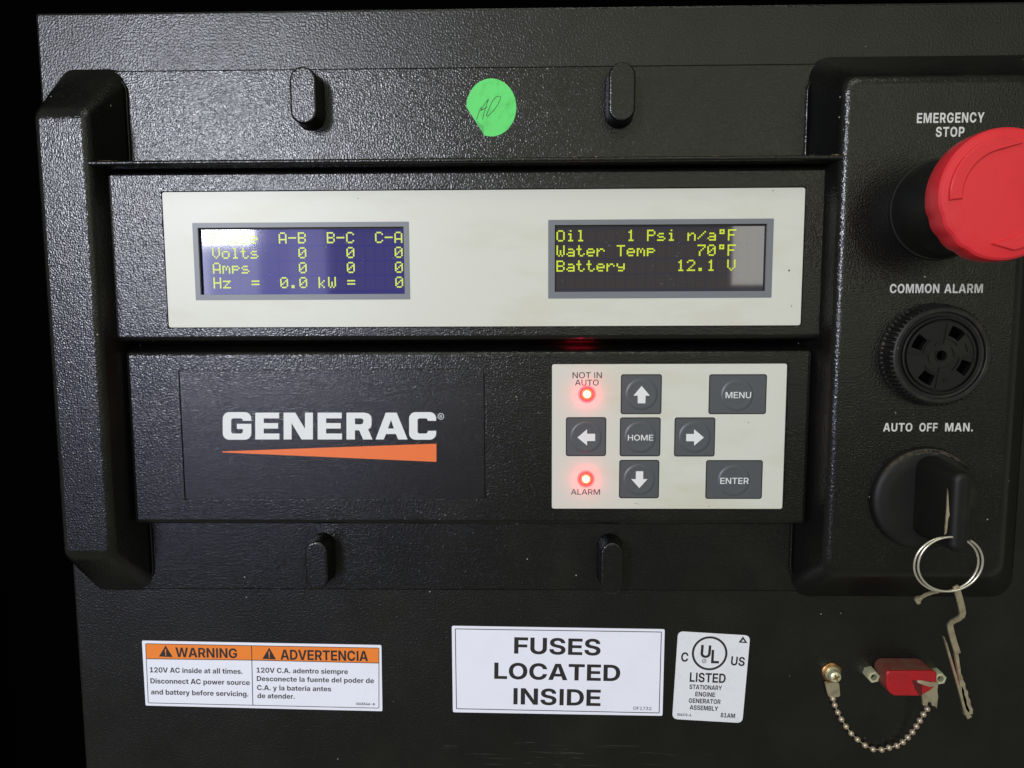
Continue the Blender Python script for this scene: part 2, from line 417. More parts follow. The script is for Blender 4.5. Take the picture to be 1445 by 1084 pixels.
# outlines of the lettering, thousandths of an em
GLYPHS = r'''
R-646|476,344 476,251 153,251 153,344
R0646|323,-11 269,-6 221,9 178,34 141,69 110,112 86,163 68,223 58,289 54,363 58,437 68,504 86,564 111,615 141,659 178,693 221,718 269,734 323,739 377,734 425,718 468,693 505,659 535,615 560,564 577,504 588,437 591,363 588,289 577,223 560,163 535,112 505,69 468,34 425,9 377,-6|323,84 356,87 385,99 411,117 433,142 451,174 466,213 476,257 483,307 485,363 483,419 476,470 466,515 451,553 433,585 411,611 385,629 356,640 323,644 290,640 261,629 235,611 213,585 194,553 180,515 169,470 163,419 161,363 163,307 169,257 180,213 194,174 213,142 235,117 261,99 290,87
R1646|102,0 102,94 564,94 564,0|399,728 399,0 291,0 291,621 289,621 113,502 113,610 287,728
R2646|67,0 67,85 324,326 350,350 372,373 391,394 408,414 421,433 432,453 439,473 444,494 446,516 444,542 438,564 429,585 416,602 401,617 382,629 361,638 337,643 311,644 284,642 259,636 237,626 218,613 202,595 189,575 180,551 174,525 172,496 68,496 71,542 81,585 98,623 121,657 150,685 184,708 223,725 265,735 312,739 357,736 398,726 436,711 469,690 498,664 521,634 538,600 548,562 551,521 549,491 544,463 534,435 521,408 503,380 482,352 455,322 424,289 388,254 220,97 220,95 558,95 558,0
R3646|308,-11 259,-8 214,2 173,18 137,41 106,68 81,100 63,136 51,176 47,219 158,219 160,192 167,168 178,146 192,128 210,112 230,99 254,90 279,84 308,83 335,84 361,90 384,99 405,112 422,128 436,147 447,169 453,193 455,220 453,246 446,270 436,292 421,311 401,327 378,340 351,350 320,355 286,357 201,357 201,437 392,630 392,632 89,632 89,728 532,728 532,638 296,403 296,425 351,426 400,420 443,407 480,387 510,362 534,332 552,297 562,259 566,218 562,175 551,135 533,99 508,67 478,40 442,18 401,2 357,-8
R4646|37,160 37,249 356,728 469,728 155,256 155,253 606,253 606,160|397,0 397,186 398,228 398,454 503,454 503,0
R5646|319,-10 273,-7 231,2 192,18 157,39 127,65 103,95 84,130 72,167 67,207 175,207 179,184 186,163 198,144 212,126 229,111 248,99 270,90 294,85 319,83 347,85 372,92 395,103 415,118 432,136 446,158 456,182 462,209 464,238 462,267 456,293 446,318 432,340 415,358 396,373 373,384 348,391 321,393 290,391 262,384 235,374 213,359 195,342 181,320 77,325 106,728 532,728 532,632 204,632 186,424 188,424 208,442 231,457 256,469 282,478 311,483 341,485 373,483 404,477 433,467 460,453 484,436 506,416 525,392 541,366 555,338 564,307 570,274 572,240 568,193 558,150 540,110 516,76 486,46 451,22 411,4 367,-6
R6646|328,-11 281,-7 238,3 198,20 163,44 134,73 110,107 92,146 81,189 77,236 80,273 89,311 103,350 124,392 151,439 186,491 351,728 471,728 227,385 212,385 219,397 228,410 239,422 252,434 266,444 283,453 302,460 324,464 348,465 391,462 430,452 466,436 498,414 525,387 547,354 563,318 572,277 576,233 572,187 561,145 544,106 520,72 491,44 456,20 417,3 374,-7|326,82 353,84 377,91 400,102 419,117 436,135 450,156 461,179 467,205 469,232 467,260 461,285 450,308 436,329 419,347 400,361 377,372 353,379 326,381 300,379 276,372 253,361 233,347 217,329 203,309 192,285 186,260 184,233 186,205 192,180 203,156 217,135 233,117 253,102 276,91 300,84
R7646|121,0 440,629 440,632 71,632 71,728 554,728 554,629 237,0
R8646|318,-11 269,-8 224,1 183,15 147,35 117,59 92,88 73,120 63,156 59,194 61,225 68,254 79,282 95,306 114,328 136,347 161,362 188,372 217,379 217,380 180,391 148,410 121,436 101,467 89,503 85,543 88,579 98,613 115,644 137,671 165,694 197,713 234,727 274,736 318,739 361,736 401,727 438,713 470,694 498,671 520,644 537,613 547,580 550,543 546,503 534,468 513,436 487,410 455,391 418,380 418,379 447,372 474,362 499,347 522,328 540,306 556,281 567,254 574,225 577,194 573,156 562,120 544,88 519,59 488,35 452,15 411,1 366,-8|318,79 346,81 372,86 395,94 415,106 432,120 446,137 456,156 462,177 464,201 462,225 456,247 445,268 431,286 414,301 393,313 370,323 345,328 318,330 290,328 265,323 242,313 221,301 204,286 189,268 179,247 172,225 170,201 172,177 178,156 189,137 202,120 219,106 240,94 263,86 289,81|318,419 341,421 363,425 382,433 400,444 414,458 426,474 435,492 440,512 442,534 440,556 435,576 426,594 415,610 400,623 383,634 363,641 341,646 318,648 294,646 272,641 252,634 235,623 220,610 208,594 200,576 194,556 193,534 194,512 200,492 208,474 220,458 235,444 252,433 272,425 294,421
R9646|325,738 372,735 415,725 455,707 490,684 519,655 543,620 561,581 572,538 576,491 573,454 564,416 550,377 529,335 502,289 467,237 302,0 182,0 426,343 441,343 434,330 425,318 414,305 401,294 387,283 370,275 351,268 330,264 305,263 263,266 223,276 187,292 155,314 128,341 106,373 90,410 81,451 77,495 81,541 92,583 109,621 133,655 162,684 197,707 236,725 279,735|327,645 300,643 276,637 254,626 234,611 217,593 203,572 192,548 186,523 184,495 186,468 192,443 203,419 217,398 234,381 254,366 276,355 300,349 327,347 353,349 377,355 400,366 420,381 436,398 450,419 461,442 467,468 469,495 467,522 461,548 450,572 436,593 420,611 400,626 377,637 353,643
RA687|13,0 275,728 412,728 674,0 552,0 413,405 401,442 389,480 376,522 362,568 346,620 329,679 358,679 340,620 325,568 311,521 298,480 285,441 274,405 133,0|159,188 159,282 529,282 529,188
RC727|380,-11 317,-6 259,10 206,35 159,70 119,114 87,166 63,225 49,291 44,363 49,436 63,502 87,562 119,614 159,657 206,692 259,718 317,733 380,739 419,737 456,731 491,721 524,708 554,691 582,671 608,647 630,621 649,592 665,559 677,524 685,487 572,487 566,510 558,531 547,551 535,568 521,584 505,598 488,610 469,620 448,627 427,633 405,636 381,637 338,633 298,622 262,604 231,578 205,546 184,509 168,465 159,417 156,363 159,310 168,262 184,218 205,181 231,149 262,124 298,105 338,94 381,90 404,92 427,95 448,100 468,108 487,118 505,129 520,143 535,159 547,176 558,196 566,217 572,240 685,240 678,204 666,169 650,137 631,108 609,82 584,58 556,37 525,20 492,7 456,-3 419,-9
RE594|70,0 70,728 551,728 551,630 182,630 182,418 524,418 524,322 182,322 182,97 552,97 552,0
RF573|70,0 70,728 539,728 539,630 182,630 182,409 509,409 509,313 182,313 182,0
RH723|70,0 70,728 182,728 182,421 540,421 540,728 652,728 652,0 540,0 540,323 182,323 182,0
RI252|70,0 162,0 162,727 70,727
RL551|70,0 70,728 182,728 182,97 520,97 520,0
RM885|70,0 70,728 231,728 390,309 395,296 400,280 406,263 412,244 418,225 424,205 431,185 437,165 443,146 448,128 453,112 457,97 431,97 435,111 440,127 445,145 451,164 457,184 463,204 469,224 476,244 482,263 488,280 493,296 497,309 654,728 815,728 815,0 705,0 705,392 705,408 705,426 705,446 705,466 706,487 706,509 707,531 708,553 708,576 709,598 709,620 709,641 722,641 714,617 707,593 699,569 691,545 684,522 676,499 669,478 662,458 656,439 650,421 644,406 639,392 489,0 396,0 244,392 239,406 234,421 228,438 221,457 214,477 207,499 200,521 192,544 184,568 176,592 168,616 160,641 175,641 176,620 176,599 177,577 177,554 178,532 178,510 179,488 179,467 180,446 180,427 180,409 180,392 180,0
RN729|70,0 70,728 195,728 469,294 477,281 487,266 497,248 508,229 519,209 531,188 543,166 554,143 566,121 554,104 552,127 551,150 550,176 549,201 548,226 547,250 547,271 547,290 547,305 547,728 659,728 659,0 533,0 288,388 278,404 267,423 255,443 241,465 227,489 212,516 195,545 177,577 158,610 175,624 177,589 178,555 180,523 181,494 181,467 182,443 182,422 183,404 183,389 183,0
RO755|377,-11 316,-6 259,10 206,35 159,71 120,114 87,166 63,225 49,291 44,363 49,436 63,502 87,561 120,613 159,657 206,692 259,718 316,733 377,739 439,733 496,718 549,692 595,657 635,613 667,561 691,502 706,436 710,363 706,291 691,225 667,166 635,114 595,71 549,35 496,10 439,-6|377,90 417,94 455,105 490,122 521,146 547,177 569,215 585,258 595,308 599,363 595,419 585,469 569,513 547,550 521,581 490,605 455,623 417,634 377,637 337,634 300,623 265,605 234,581 207,550 185,513 169,469 159,419 156,363 159,308 169,258 185,215 207,177 234,147 265,122 300,105 337,94
RR642|70,0 70,728 343,728 394,724 439,715 480,699 515,678 544,652 567,620 583,584 593,544 596,500 593,456 583,416 565,380 541,349 512,323 476,302 435,286 389,277 337,274 135,274 135,369 336,369 366,371 394,376 418,385 438,397 455,412 468,430 478,451 483,474 485,500 483,526 478,549 468,570 455,588 438,603 417,615 393,624 366,630 335,632 182,632 182,0|488,0 314,328 437,328 613,0
RT631|30,630 30,728 601,728 601,630 372,630 372,0 260,0 260,630
RU716|358,-12 302,-8 251,3 205,22 165,47 131,78 104,115 84,156 72,201 68,250 68,728 179,728 179,259 182,227 189,198 201,171 218,148 238,128 263,111 291,99 323,92 358,89 393,92 425,99 453,111 478,128 498,148 515,171 527,198 534,227 536,259 536,728 647,728 647,250 643,201 631,156 611,115 584,78 551,47 511,22 465,3 414,-8
R®644|322,169 284,171 247,179 212,191 179,208 149,228 121,252 97,280 77,310 60,343 48,378 40,415 38,453 40,491 48,528 60,563 77,596 97,626 121,654 149,678 179,698 212,715 247,727 284,735 322,737 360,735 397,727 432,715 465,698 496,678 523,654 547,626 567,596 584,563 596,528 604,491 606,453 604,415 596,378 584,343 567,310 547,280 523,252 496,228 465,208 432,191 397,179 360,171|322,240 360,243 396,253 429,269 460,290 485,316 507,346 523,379 532,415 535,453 532,491 523,527 507,561 485,591 460,616 429,638 396,654 360,663 322,666 284,663 248,654 215,638 184,616 159,591 137,561 121,527 112,491 108,453 112,415 121,379 137,346 159,316 184,290 215,269 248,253 284,243|373,324 313,444 383,444 445,324|218,324 218,585 338,585 357,584 373,581 389,575 403,567 414,557 424,544 431,530 436,515 437,497 435,479 431,463 423,449 413,437 401,427 387,419 371,413 353,410 335,408 258,408 258,460 328,460 339,461 349,464 357,470 364,477 367,486 369,497 367,507 364,516 357,523 349,528 339,531 328,532 284,532 284,324
Rl252|70,0 162,0 162,745 70,745
B!281|72,221 60,728 221,728 208,221|140,-9 117,-6 97,2 79,15 65,33 57,53 54,76 57,99 65,119 79,137 97,150 117,158 140,161 164,158 184,150 202,137 216,119 224,99 227,76 224,53 216,33 202,15 184,2 164,-6
B-645|486,350 486,230 154,230 154,350
B.269|131,-9 108,-6 88,2 70,16 56,34 48,54 45,76 48,99 56,119 70,137 88,151 108,159 131,162 154,159 174,151 192,137 206,119 214,99 217,76 214,54 206,34 192,16 174,2 154,-6
B0645|323,-11 264,-6 212,9 166,34 127,69 95,112 69,163 51,223 40,289 37,363 40,437 51,504 70,564 95,616 127,659 166,693 212,718 264,734 323,739 381,734 433,718 479,693 518,659 550,616 576,564 594,504 605,437 608,363 605,289 594,223 576,163 550,111 518,68 479,34 434,9 381,-6|323,115 351,118 376,128 398,144 416,166 432,195 443,229 452,268 457,313 458,363 457,414 452,459 443,499 432,533 416,561 398,584 376,600 351,609 323,613 294,609 269,600 247,584 229,561 214,533 202,499 193,459 188,414 187,363 188,313 193,268 202,229 214,195 229,166 247,144 269,128 294,118
B1645|90,0 90,126 576,126 576,0|424,728 424,0 272,0 272,587 270,587 101,476 101,614 275,728
B2645|62,0 62,114 327,345 347,363 366,381 383,398 398,414 410,431 420,448 428,466 432,486 434,506 432,527 428,546 420,563 409,578 396,591 381,601 363,608 343,613 321,614 298,612 278,607 259,599 242,587 229,572 218,554 210,534 205,510 203,485 58,485 61,534 72,579 90,619 115,654 146,684 182,707 224,725 271,735 322,739 371,736 416,726 457,711 493,690 524,664 549,633 567,597 578,558 582,515 580,484 574,454 563,426 549,398 530,371 507,342 480,313 448,282 411,248 276,128 276,126 587,126 587,0
B3645|316,-11 261,-8 212,3 167,21 129,45 97,74 72,108 53,146 42,186 38,230 190,230 192,207 197,187 207,168 219,152 233,138 251,127 271,119 292,114 316,113 339,114 360,119 379,127 396,138 411,152 422,168 431,186 436,207 438,229 436,251 430,270 421,288 409,304 393,317 374,327 352,335 328,340 300,342 206,342 206,438 374,599 374,601 77,601 77,728 559,728 559,609 325,391 325,424 380,426 428,420 471,408 508,389 538,364 562,335 579,300 589,263 593,222 589,178 577,138 558,101 531,68 499,41 460,18 417,2 369,-8
B4645|36,146 36,267 338,728 491,728 194,270 194,268 634,268 634,146|393,0 393,182 395,237 395,454 539,454 539,0
B5645|328,-11 278,-7 232,2 190,18 153,40 122,67 96,99 76,135 63,175 57,219 206,219 209,199 215,180 224,163 236,148 251,135 268,125 286,117 307,112 329,111 352,113 373,118 393,127 410,140 424,155 436,173 444,194 450,216 451,241 450,266 444,288 436,309 424,328 410,343 393,356 374,365 352,371 329,373 303,371 278,365 256,355 237,342 222,326 211,307 69,315 95,728 558,728 558,601 230,601 216,431 218,431 236,448 257,462 280,474 306,482 334,487 363,489 396,487 426,481 456,471 483,457 508,440 531,420 551,396 568,370 582,342 592,311 598,279 600,245 597,197 585,153 566,113 541,77 509,47 471,22 428,4 380,-7
B6645|340,-10 290,-7 243,3 200,21 162,44 130,73 103,108 83,147 71,191 68,239 70,278 78,316 92,355 111,394 135,437 164,482 333,728 496,728 267,397 232,397 239,408 249,420 260,431 273,442 288,451 306,459 325,466 348,469 372,471 417,468 458,458 494,442 527,421 554,394 576,362 592,325 602,284 605,239 602,192 590,149 571,109 546,74 514,45 477,21 436,4 390,-7|337,111 359,113 380,119 399,128 416,140 431,155 443,173 452,193 457,214 459,238 457,261 452,283 443,302 431,320 416,335 399,347 380,356 359,362 337,363 314,362 293,356 274,347 257,335 243,320 231,302 222,283 217,261 215,238 217,215 222,193 231,173 243,155 257,140 274,128 293,119 314,113
B7645|117,0 419,596 419,598 67,598 67,728 578,728 578,599 277,0
B8645|329,-11 276,-8 227,1 183,15 144,35 111,59 84,88 65,121 53,157 49,196 51,227 59,256 71,282 87,306 107,328 131,346 158,360 188,371 220,377 220,379 179,390 143,408 114,434 92,465 78,501 74,542 77,579 88,613 106,644 131,671 161,694 197,713 237,727 281,736 329,739 378,736 422,727 463,714 498,695 528,672 553,644 571,613 582,579 585,542 581,501 567,465 545,434 516,408 480,390 439,379 439,377 471,371 501,360 528,346 552,327 572,306 589,282 601,256 608,227 610,196 606,157 595,121 575,88 548,59 515,35 476,15 431,1 383,-8|329,102 353,103 374,108 393,115 410,125 424,138 436,152 444,169 449,187 451,207 449,227 444,246 435,263 424,278 409,291 392,301 373,309 352,314 329,315 307,314 286,309 267,302 250,291 235,278 224,263 215,246 210,228 208,207 210,187 215,169 223,152 235,138 249,125 266,115 285,108 306,103|329,430 349,431 368,435 384,442 399,451 411,463 421,476 429,491 433,508 435,527 433,545 429,562 421,577 411,590 399,601 385,610 368,617 350,621 329,622 309,621 291,617 274,610 260,601 248,590 238,577 230,562 226,545 224,527 226,508 230,491 238,476 248,463 260,451 275,442 291,435 309,431
B9645|333,738 383,734 430,724 473,707 511,683 543,654 570,620 590,580 601,536 605,488 603,450 595,411 581,373 562,333 538,291 509,246 340,0 176,0 406,330 441,330 434,319 424,308 413,297 400,286 385,276 368,268 348,262 326,258 301,257 256,260 216,269 179,285 146,307 119,334 97,366 81,403 71,444 68,488 71,536 83,579 102,619 127,653 159,683 196,706 238,724 283,734|336,616 314,615 293,609 274,600 257,587 242,572 230,555 221,535 216,513 214,490 216,467 221,445 230,425 242,408 257,393 274,380 293,371 314,366 336,364 359,366 380,371 399,380 416,393 430,408 442,425 451,445 456,466 458,490 456,513 451,535 442,555 430,572 416,587 399,600 380,609 359,615
BA731|10,0 262,728 466,728 720,0 546,0 435,344 421,393 406,443 391,494 376,548 360,606 344,668 384,668 368,606 352,548 337,494 322,442 308,392 293,344 181,0|173,157 173,281 558,281 558,157
BB651|56,0 56,728 350,728 400,725 445,717 484,704 517,686 545,664 566,638 582,609 591,577 594,541 592,514 587,489 578,467 565,446 550,428 532,413 511,400 488,390 463,382 463,379 491,375 517,367 542,354 565,338 584,318 600,294 612,267 619,237 621,204 618,166 609,130 592,98 570,70 542,46 507,26 466,12 420,3 368,0|210,124 342,124 378,127 407,135 431,148 447,167 458,189 461,215 459,234 455,252 447,267 436,280 423,292 407,301 389,308 368,312 345,313 210,313|210,426 333,426 353,427 372,431 388,437 403,445 415,455 425,468 432,482 436,498 437,516 434,541 425,562 410,580 389,593 364,601 334,604 210,604
BC731|379,-11 315,-6 256,9 202,34 154,68 113,111 79,162 54,222 39,289 34,363 39,438 54,505 79,565 113,617 154,660 202,694 256,719 315,734 379,739 420,737 460,730 497,720 533,706 565,688 594,667 621,642 644,614 664,582 679,548 691,511 699,471 541,471 536,491 529,509 521,526 511,541 499,555 486,567 472,577 456,585 439,592 421,597 402,600 381,601 344,597 310,588 280,572 254,550 232,523 215,490 203,453 195,410 192,363 195,316 203,274 215,236 233,204 254,177 280,155 310,139 344,130 381,127 401,128 421,131 439,136 456,142 471,151 486,161 499,173 511,186 521,201 529,218 536,236 541,256 699,256 692,218 681,183 665,149 646,118 624,90 598,65 568,42 536,24 500,9 462,-2 422,-9
BD709|316,0 126,0 126,133 308,133 352,135 391,144 425,158 453,178 477,204 495,235 507,273 515,316 518,364 515,413 507,455 494,492 476,524 453,549 425,569 391,584 352,592 308,595 123,595 123,728 318,728 388,723 451,708 508,683 557,650 598,608 631,558 655,500 670,435 675,364 670,293 655,228 631,170 598,120 557,78 508,44 451,20 387,5|212,728 212,0 56,0 56,728
BE610|56,0 56,728 572,728 572,595 212,595 212,432 544,432 544,303 212,303 212,132 572,132 572,0
BF585|56,0 56,728 558,728 558,595 212,595 212,414 531,414 531,285 212,285 212,0
BG741|381,-11 315,-6 254,9 199,35 151,70 111,114 78,166 54,225 39,291 34,363 39,438 54,505 80,565 113,616 154,659 203,694 257,719 315,734 378,739 419,737 458,731 495,720 531,707 563,689 593,669 620,645 643,618 662,589 678,557 690,522 696,486 537,486 532,503 526,519 518,533 508,547 497,559 485,570 471,579 455,587 439,593 421,597 402,600 382,601 345,597 312,588 281,572 255,551 233,523 216,491 203,453 195,411 192,364 195,317 203,274 216,237 233,204 255,177 282,155 312,140 346,130 384,127 416,129 445,135 472,145 495,159 514,177 529,197 540,221 547,247 549,275 584,272 394,272 394,390 702,390 702,296 698,237 684,183 661,134 630,92 592,56 547,27 497,6 441,-7
BH729|56,0 56,728 212,728 212,437 516,437 516,728 673,728 673,0 516,0 516,305 212,305 212,0
BI280|70,0 222,0 222,727 70,727
BJ572|272,-11 202,-4 142,16 94,49 58,95 36,152 29,221 29,269 179,269 179,219 182,189 190,164 204,145 222,130 244,122 270,119 296,122 319,130 337,145 350,164 358,189 361,220 361,728 517,728 517,219 510,151 488,94 452,49 403,16 343,-4
BK702|170,150 170,326 186,349 202,371 218,392 234,413 250,434 267,455 284,476 302,498 320,521 495,728 682,728 376,370 363,372|56,0 56,728 212,728 212,533 212,345 212,270 212,0|509,0 297,324 393,442 691,0
BL561|56,0 56,728 212,728 212,132 535,132 535,0
BM910|56,0 56,728 289,728 402,405 407,387 413,367 419,345 426,320 433,295 440,269 447,242 453,217 459,192 465,169 470,148 474,129 438,129 442,148 447,168 453,192 459,217 465,242 472,269 479,295 486,320 492,345 499,367 505,387 510,405 620,728 854,728 854,0 699,0 699,337 700,354 700,374 700,396 701,420 702,445 702,471 703,498 704,526 705,553 705,580 706,606 706,631 721,631 714,604 707,577 699,549 691,521 684,493 676,467 669,441 661,416 655,393 648,372 642,353 637,337 520,0 391,0 272,337 267,353 261,372 255,393 247,416 240,440 233,466 225,493 217,521 209,549 201,577 193,604 185,631 204,631 204,606 205,580 206,554 206,526 207,499 208,472 208,446 209,420 210,396 210,374 210,354 210,337 210,0
BN739|56,0 56,728 223,728 448,368 458,353 468,335 479,316 490,295 502,273 515,249 527,225 539,200 551,175 534,148 532,173 531,200 529,229 528,259 527,288 526,316 526,342 525,364 525,383 525,728 683,728 683,0 515,0 311,327 299,346 287,366 274,389 260,413 245,439 230,467 214,497 197,529 180,562 205,573 207,538 209,505 210,472 211,441 212,413 213,387 213,364 214,344 214,327 214,0
BO755|378,-11 315,-6 256,9 202,34 154,68 113,111 79,163 54,222 39,289 34,363 39,438 54,505 79,565 113,617 154,660 202,694 256,719 315,734 378,739 441,734 499,719 553,694 601,660 642,617 676,565 701,505 716,438 721,363 716,289 701,222 676,162 642,111 601,68 553,34 499,9 441,-6|378,127 413,130 445,139 475,155 500,176 522,202 540,235 552,273 560,315 563,363 560,411 552,454 540,492 522,525 500,552 475,573 445,588 413,598 378,601 342,598 310,588 281,573 255,552 233,525 216,492 203,454 195,411 192,363 195,315 203,273 216,235 233,203 255,176 281,155 310,139 342,130
BP639|56,0 56,728 345,728 398,724 445,714 487,697 524,675 555,646 579,613 597,574 608,532 611,485 608,438 597,395 579,357 554,323 523,295 486,272 443,256 396,246 343,242 148,242 148,371 328,371 354,373 377,378 397,386 414,396 429,409 440,425 449,443 454,463 455,485 454,507 449,527 440,545 429,560 414,573 397,584 377,591 354,596 328,597 212,597 212,0
BR654|56,0 56,728 348,728 400,724 447,714 490,698 527,676 557,648 582,615 599,577 610,535 614,488 610,442 599,400 580,362 555,330 523,303 486,281 442,265 394,256 340,253 150,253 150,378 331,378 357,380 380,384 400,391 417,401 431,414 443,429 451,446 456,466 458,488 456,510 451,529 443,547 431,562 417,575 400,585 379,592 356,597 331,598 212,598 212,0|464,0 295,330 461,330 634,0
BS657|332,-11 274,-8 221,2 174,17 133,40 99,68 72,101 52,141 40,186 36,236 187,236 190,212 196,191 206,172 220,156 237,142 257,131 280,124 305,119 333,118 358,119 381,123 402,129 420,137 436,148 448,160 457,174 463,190 465,207 463,222 459,235 451,247 440,257 427,267 409,276 389,284 365,291 338,298 261,315 198,333 146,357 105,388 75,424 58,467 52,517 56,559 67,598 87,633 113,664 146,690 185,711 229,726 277,736 330,739 383,735 431,726 475,710 513,689 544,662 570,631 589,594 601,553 606,508 458,508 452,538 440,562 420,583 395,598 365,607 330,610 307,608 286,605 267,599 250,591 236,581 225,569 216,556 211,541 210,525 211,510 216,497 223,486 234,475 247,466 264,458 283,451 305,444 330,438 397,423 432,414 465,404 494,393 520,380 544,365 564,349 581,331 595,312 606,290 614,267 619,241 621,214 617,170 605,130 586,94 560,63 527,37 487,16 441,1 389,-8
BT649|26,595 26,728 622,728 622,595 403,595 403,0 246,0 246,595
BU713|357,-11 298,-7 245,4 198,22 156,48 121,79 92,116 72,158 59,204 55,255 55,728 209,728 209,268 211,241 217,216 228,194 241,174 259,157 279,143 302,133 328,127 357,125 385,127 411,133 434,143 455,157 472,174 486,194 496,216 502,241 504,268 504,728 658,728 658,255 654,204 641,158 621,116 592,79 557,47 515,22 468,4 415,-7
BV725|264,0 10,728 182,728 296,384 310,336 325,286 340,234 355,179 371,122 388,62 346,62 363,122 378,180 393,234 407,286 421,336 435,384 545,728 715,728 467,0
BW1016|206,0 10,728 179,728 261,378 268,347 274,315 280,283 286,251 292,219 298,187 304,155 309,123 315,91 284,91 290,123 296,155 302,187 308,219 314,251 321,283 328,315 335,347 342,378 428,728 588,728 674,378 681,347 688,315 695,283 701,251 707,219 714,187 720,155 726,123 732,91 700,91 706,123 712,155 717,187 723,219 729,251 735,283 741,315 748,347 754,378 836,728 1005,728 810,0 634,0 536,380 528,415 520,451 513,491 505,532 496,576 487,623 529,623 519,576 510,533 503,491 496,452 488,415 479,380 381,0
BY709|280,0 280,269 10,728 191,728 312,508 323,487 334,467 344,447 354,426 364,404 374,381 342,381 352,404 361,426 371,447 381,467 391,488 402,508 519,728 699,728 434,269 434,0
Ba565|210,-9 176,-7 146,-2 117,8 92,22 71,39 54,60 41,86 33,115 31,147 33,175 38,200 47,222 59,240 74,256 91,269 111,281 133,290 156,297 181,303 207,307 233,310 263,313 288,316 308,319 326,323 339,327 349,332 356,339 360,347 362,358 362,361 361,373 357,384 352,394 345,403 335,410 324,416 311,421 297,423 280,424 264,423 248,421 235,416 222,410 212,403 203,394 196,384 191,373 188,361 48,368 55,401 67,431 84,457 106,480 133,500 164,515 200,526 240,533 284,535 317,534 348,530 377,524 404,515 428,503 449,489 468,473 483,454 496,433 505,409 510,384 512,355 512,0 366,0 366,74 363,74 353,57 341,42 328,29 313,18 296,8 278,1 257,-5 234,-8|253,94 274,96 293,100 310,107 326,116 339,128 349,141 357,156 361,172 363,190 363,243 358,240 352,238 346,236 338,234 330,232 321,230 312,228 302,226 292,224 282,223 271,221 261,219 245,217 231,213 217,208 205,202 195,194 186,186 180,176 177,165 175,153 176,141 180,130 185,121 192,113 202,106 212,101 225,97 238,95
Bb612|358,-10 334,-9 312,-5 291,1 272,10 255,21 240,34 227,48 215,64 205,82 203,82 203,0 53,0 53,728 205,728 205,448 207,448 217,464 229,480 242,493 257,506 274,516 293,524 313,530 335,534 359,535 400,532 438,521 473,502 504,477 530,446 551,408 568,365 577,317 580,263 577,209 568,161 552,117 531,80 505,48 474,23 439,5 400,-7|315,112 337,114 357,120 375,130 390,144 403,161 413,182 421,206 425,233 427,263 425,293 421,320 413,344 403,364 390,382 375,396 357,406 337,412 315,414 292,412 272,406 254,395 237,381 224,364 213,343 205,319 201,292 199,263 201,234 205,207 213,183 224,162 237,145 254,130 272,120 293,114
Bc569|295,-11 244,-8 198,4 156,23 119,49 89,81 64,119 46,162 35,210 31,262 35,314 46,362 64,405 89,443 119,475 156,501 198,520 244,532 295,536 328,534 359,529 389,521 416,510 441,497 464,481 484,462 501,441 516,417 527,392 535,365 540,336 396,327 393,340 389,352 384,364 378,374 372,383 364,391 355,399 345,404 334,409 323,413 310,415 297,415 274,413 254,407 236,397 221,382 208,365 198,343 190,319 186,292 184,262 186,232 190,206 198,181 208,160 221,142 236,128 254,117 274,111 297,109 310,110 323,112 334,115 345,120 355,126 363,133 371,142 378,151 384,162 389,173 393,186 396,199 540,190 536,161 528,134 517,109 503,85 485,64 465,45 442,28 417,14 390,3 360,-5 328,-10
Bd612|254,-10 212,-7 173,5 138,23 107,48 81,80 59,117 44,161 34,209 31,263 34,317 44,365 60,408 82,446 108,477 139,502 174,521 212,532 253,535 277,534 299,530 319,524 338,516 354,506 369,493 383,480 395,464 405,448 407,448 407,728 558,728 558,0 409,0 409,82 406,82 397,64 385,48 372,34 356,21 339,10 320,1 300,-5 278,-9|296,112 319,114 340,120 358,130 374,145 388,162 398,183 406,207 411,234 412,263 411,292 406,319 398,343 388,364 374,381 358,395 340,406 319,412 296,414 274,412 255,406 237,396 221,382 208,364 198,344 191,320 186,293 185,263 186,233 191,206 198,182 209,161 221,144 237,130 255,120 275,114
Be575|295,-11 244,-8 197,4 155,23 119,49 88,81 64,119 46,162 35,210 31,262 35,313 46,361 64,404 88,442 119,475 155,501 195,520 240,532 289,536 326,534 360,527 393,517 423,503 450,485 474,463 495,438 513,409 527,378 538,343 544,306 546,266 546,225 86,225 86,319 473,319 404,296 403,321 398,343 391,363 381,381 368,395 353,407 335,415 315,420 292,422 270,420 249,415 232,407 216,395 203,381 193,364 185,344 181,322 179,298 179,232 181,206 186,183 194,162 205,144 218,129 235,117 254,108 275,103 299,101 316,102 332,104 346,109 360,114 371,122 382,130 390,140 398,151 403,164 540,155 530,124 515,95 495,68 471,45 442,26 410,10 374,-2 336,-9
Bf386|362,526 362,409 9,409 9,526|103,0 103,581 105,615 112,644 124,669 139,690 159,708 183,721 211,731 242,737 277,739 296,739 315,738 332,737 348,736 361,735 370,734 361,617 355,618 348,618 338,619 329,619 320,620 311,620 292,618 278,614 267,606 260,595 256,581 254,563 254,0
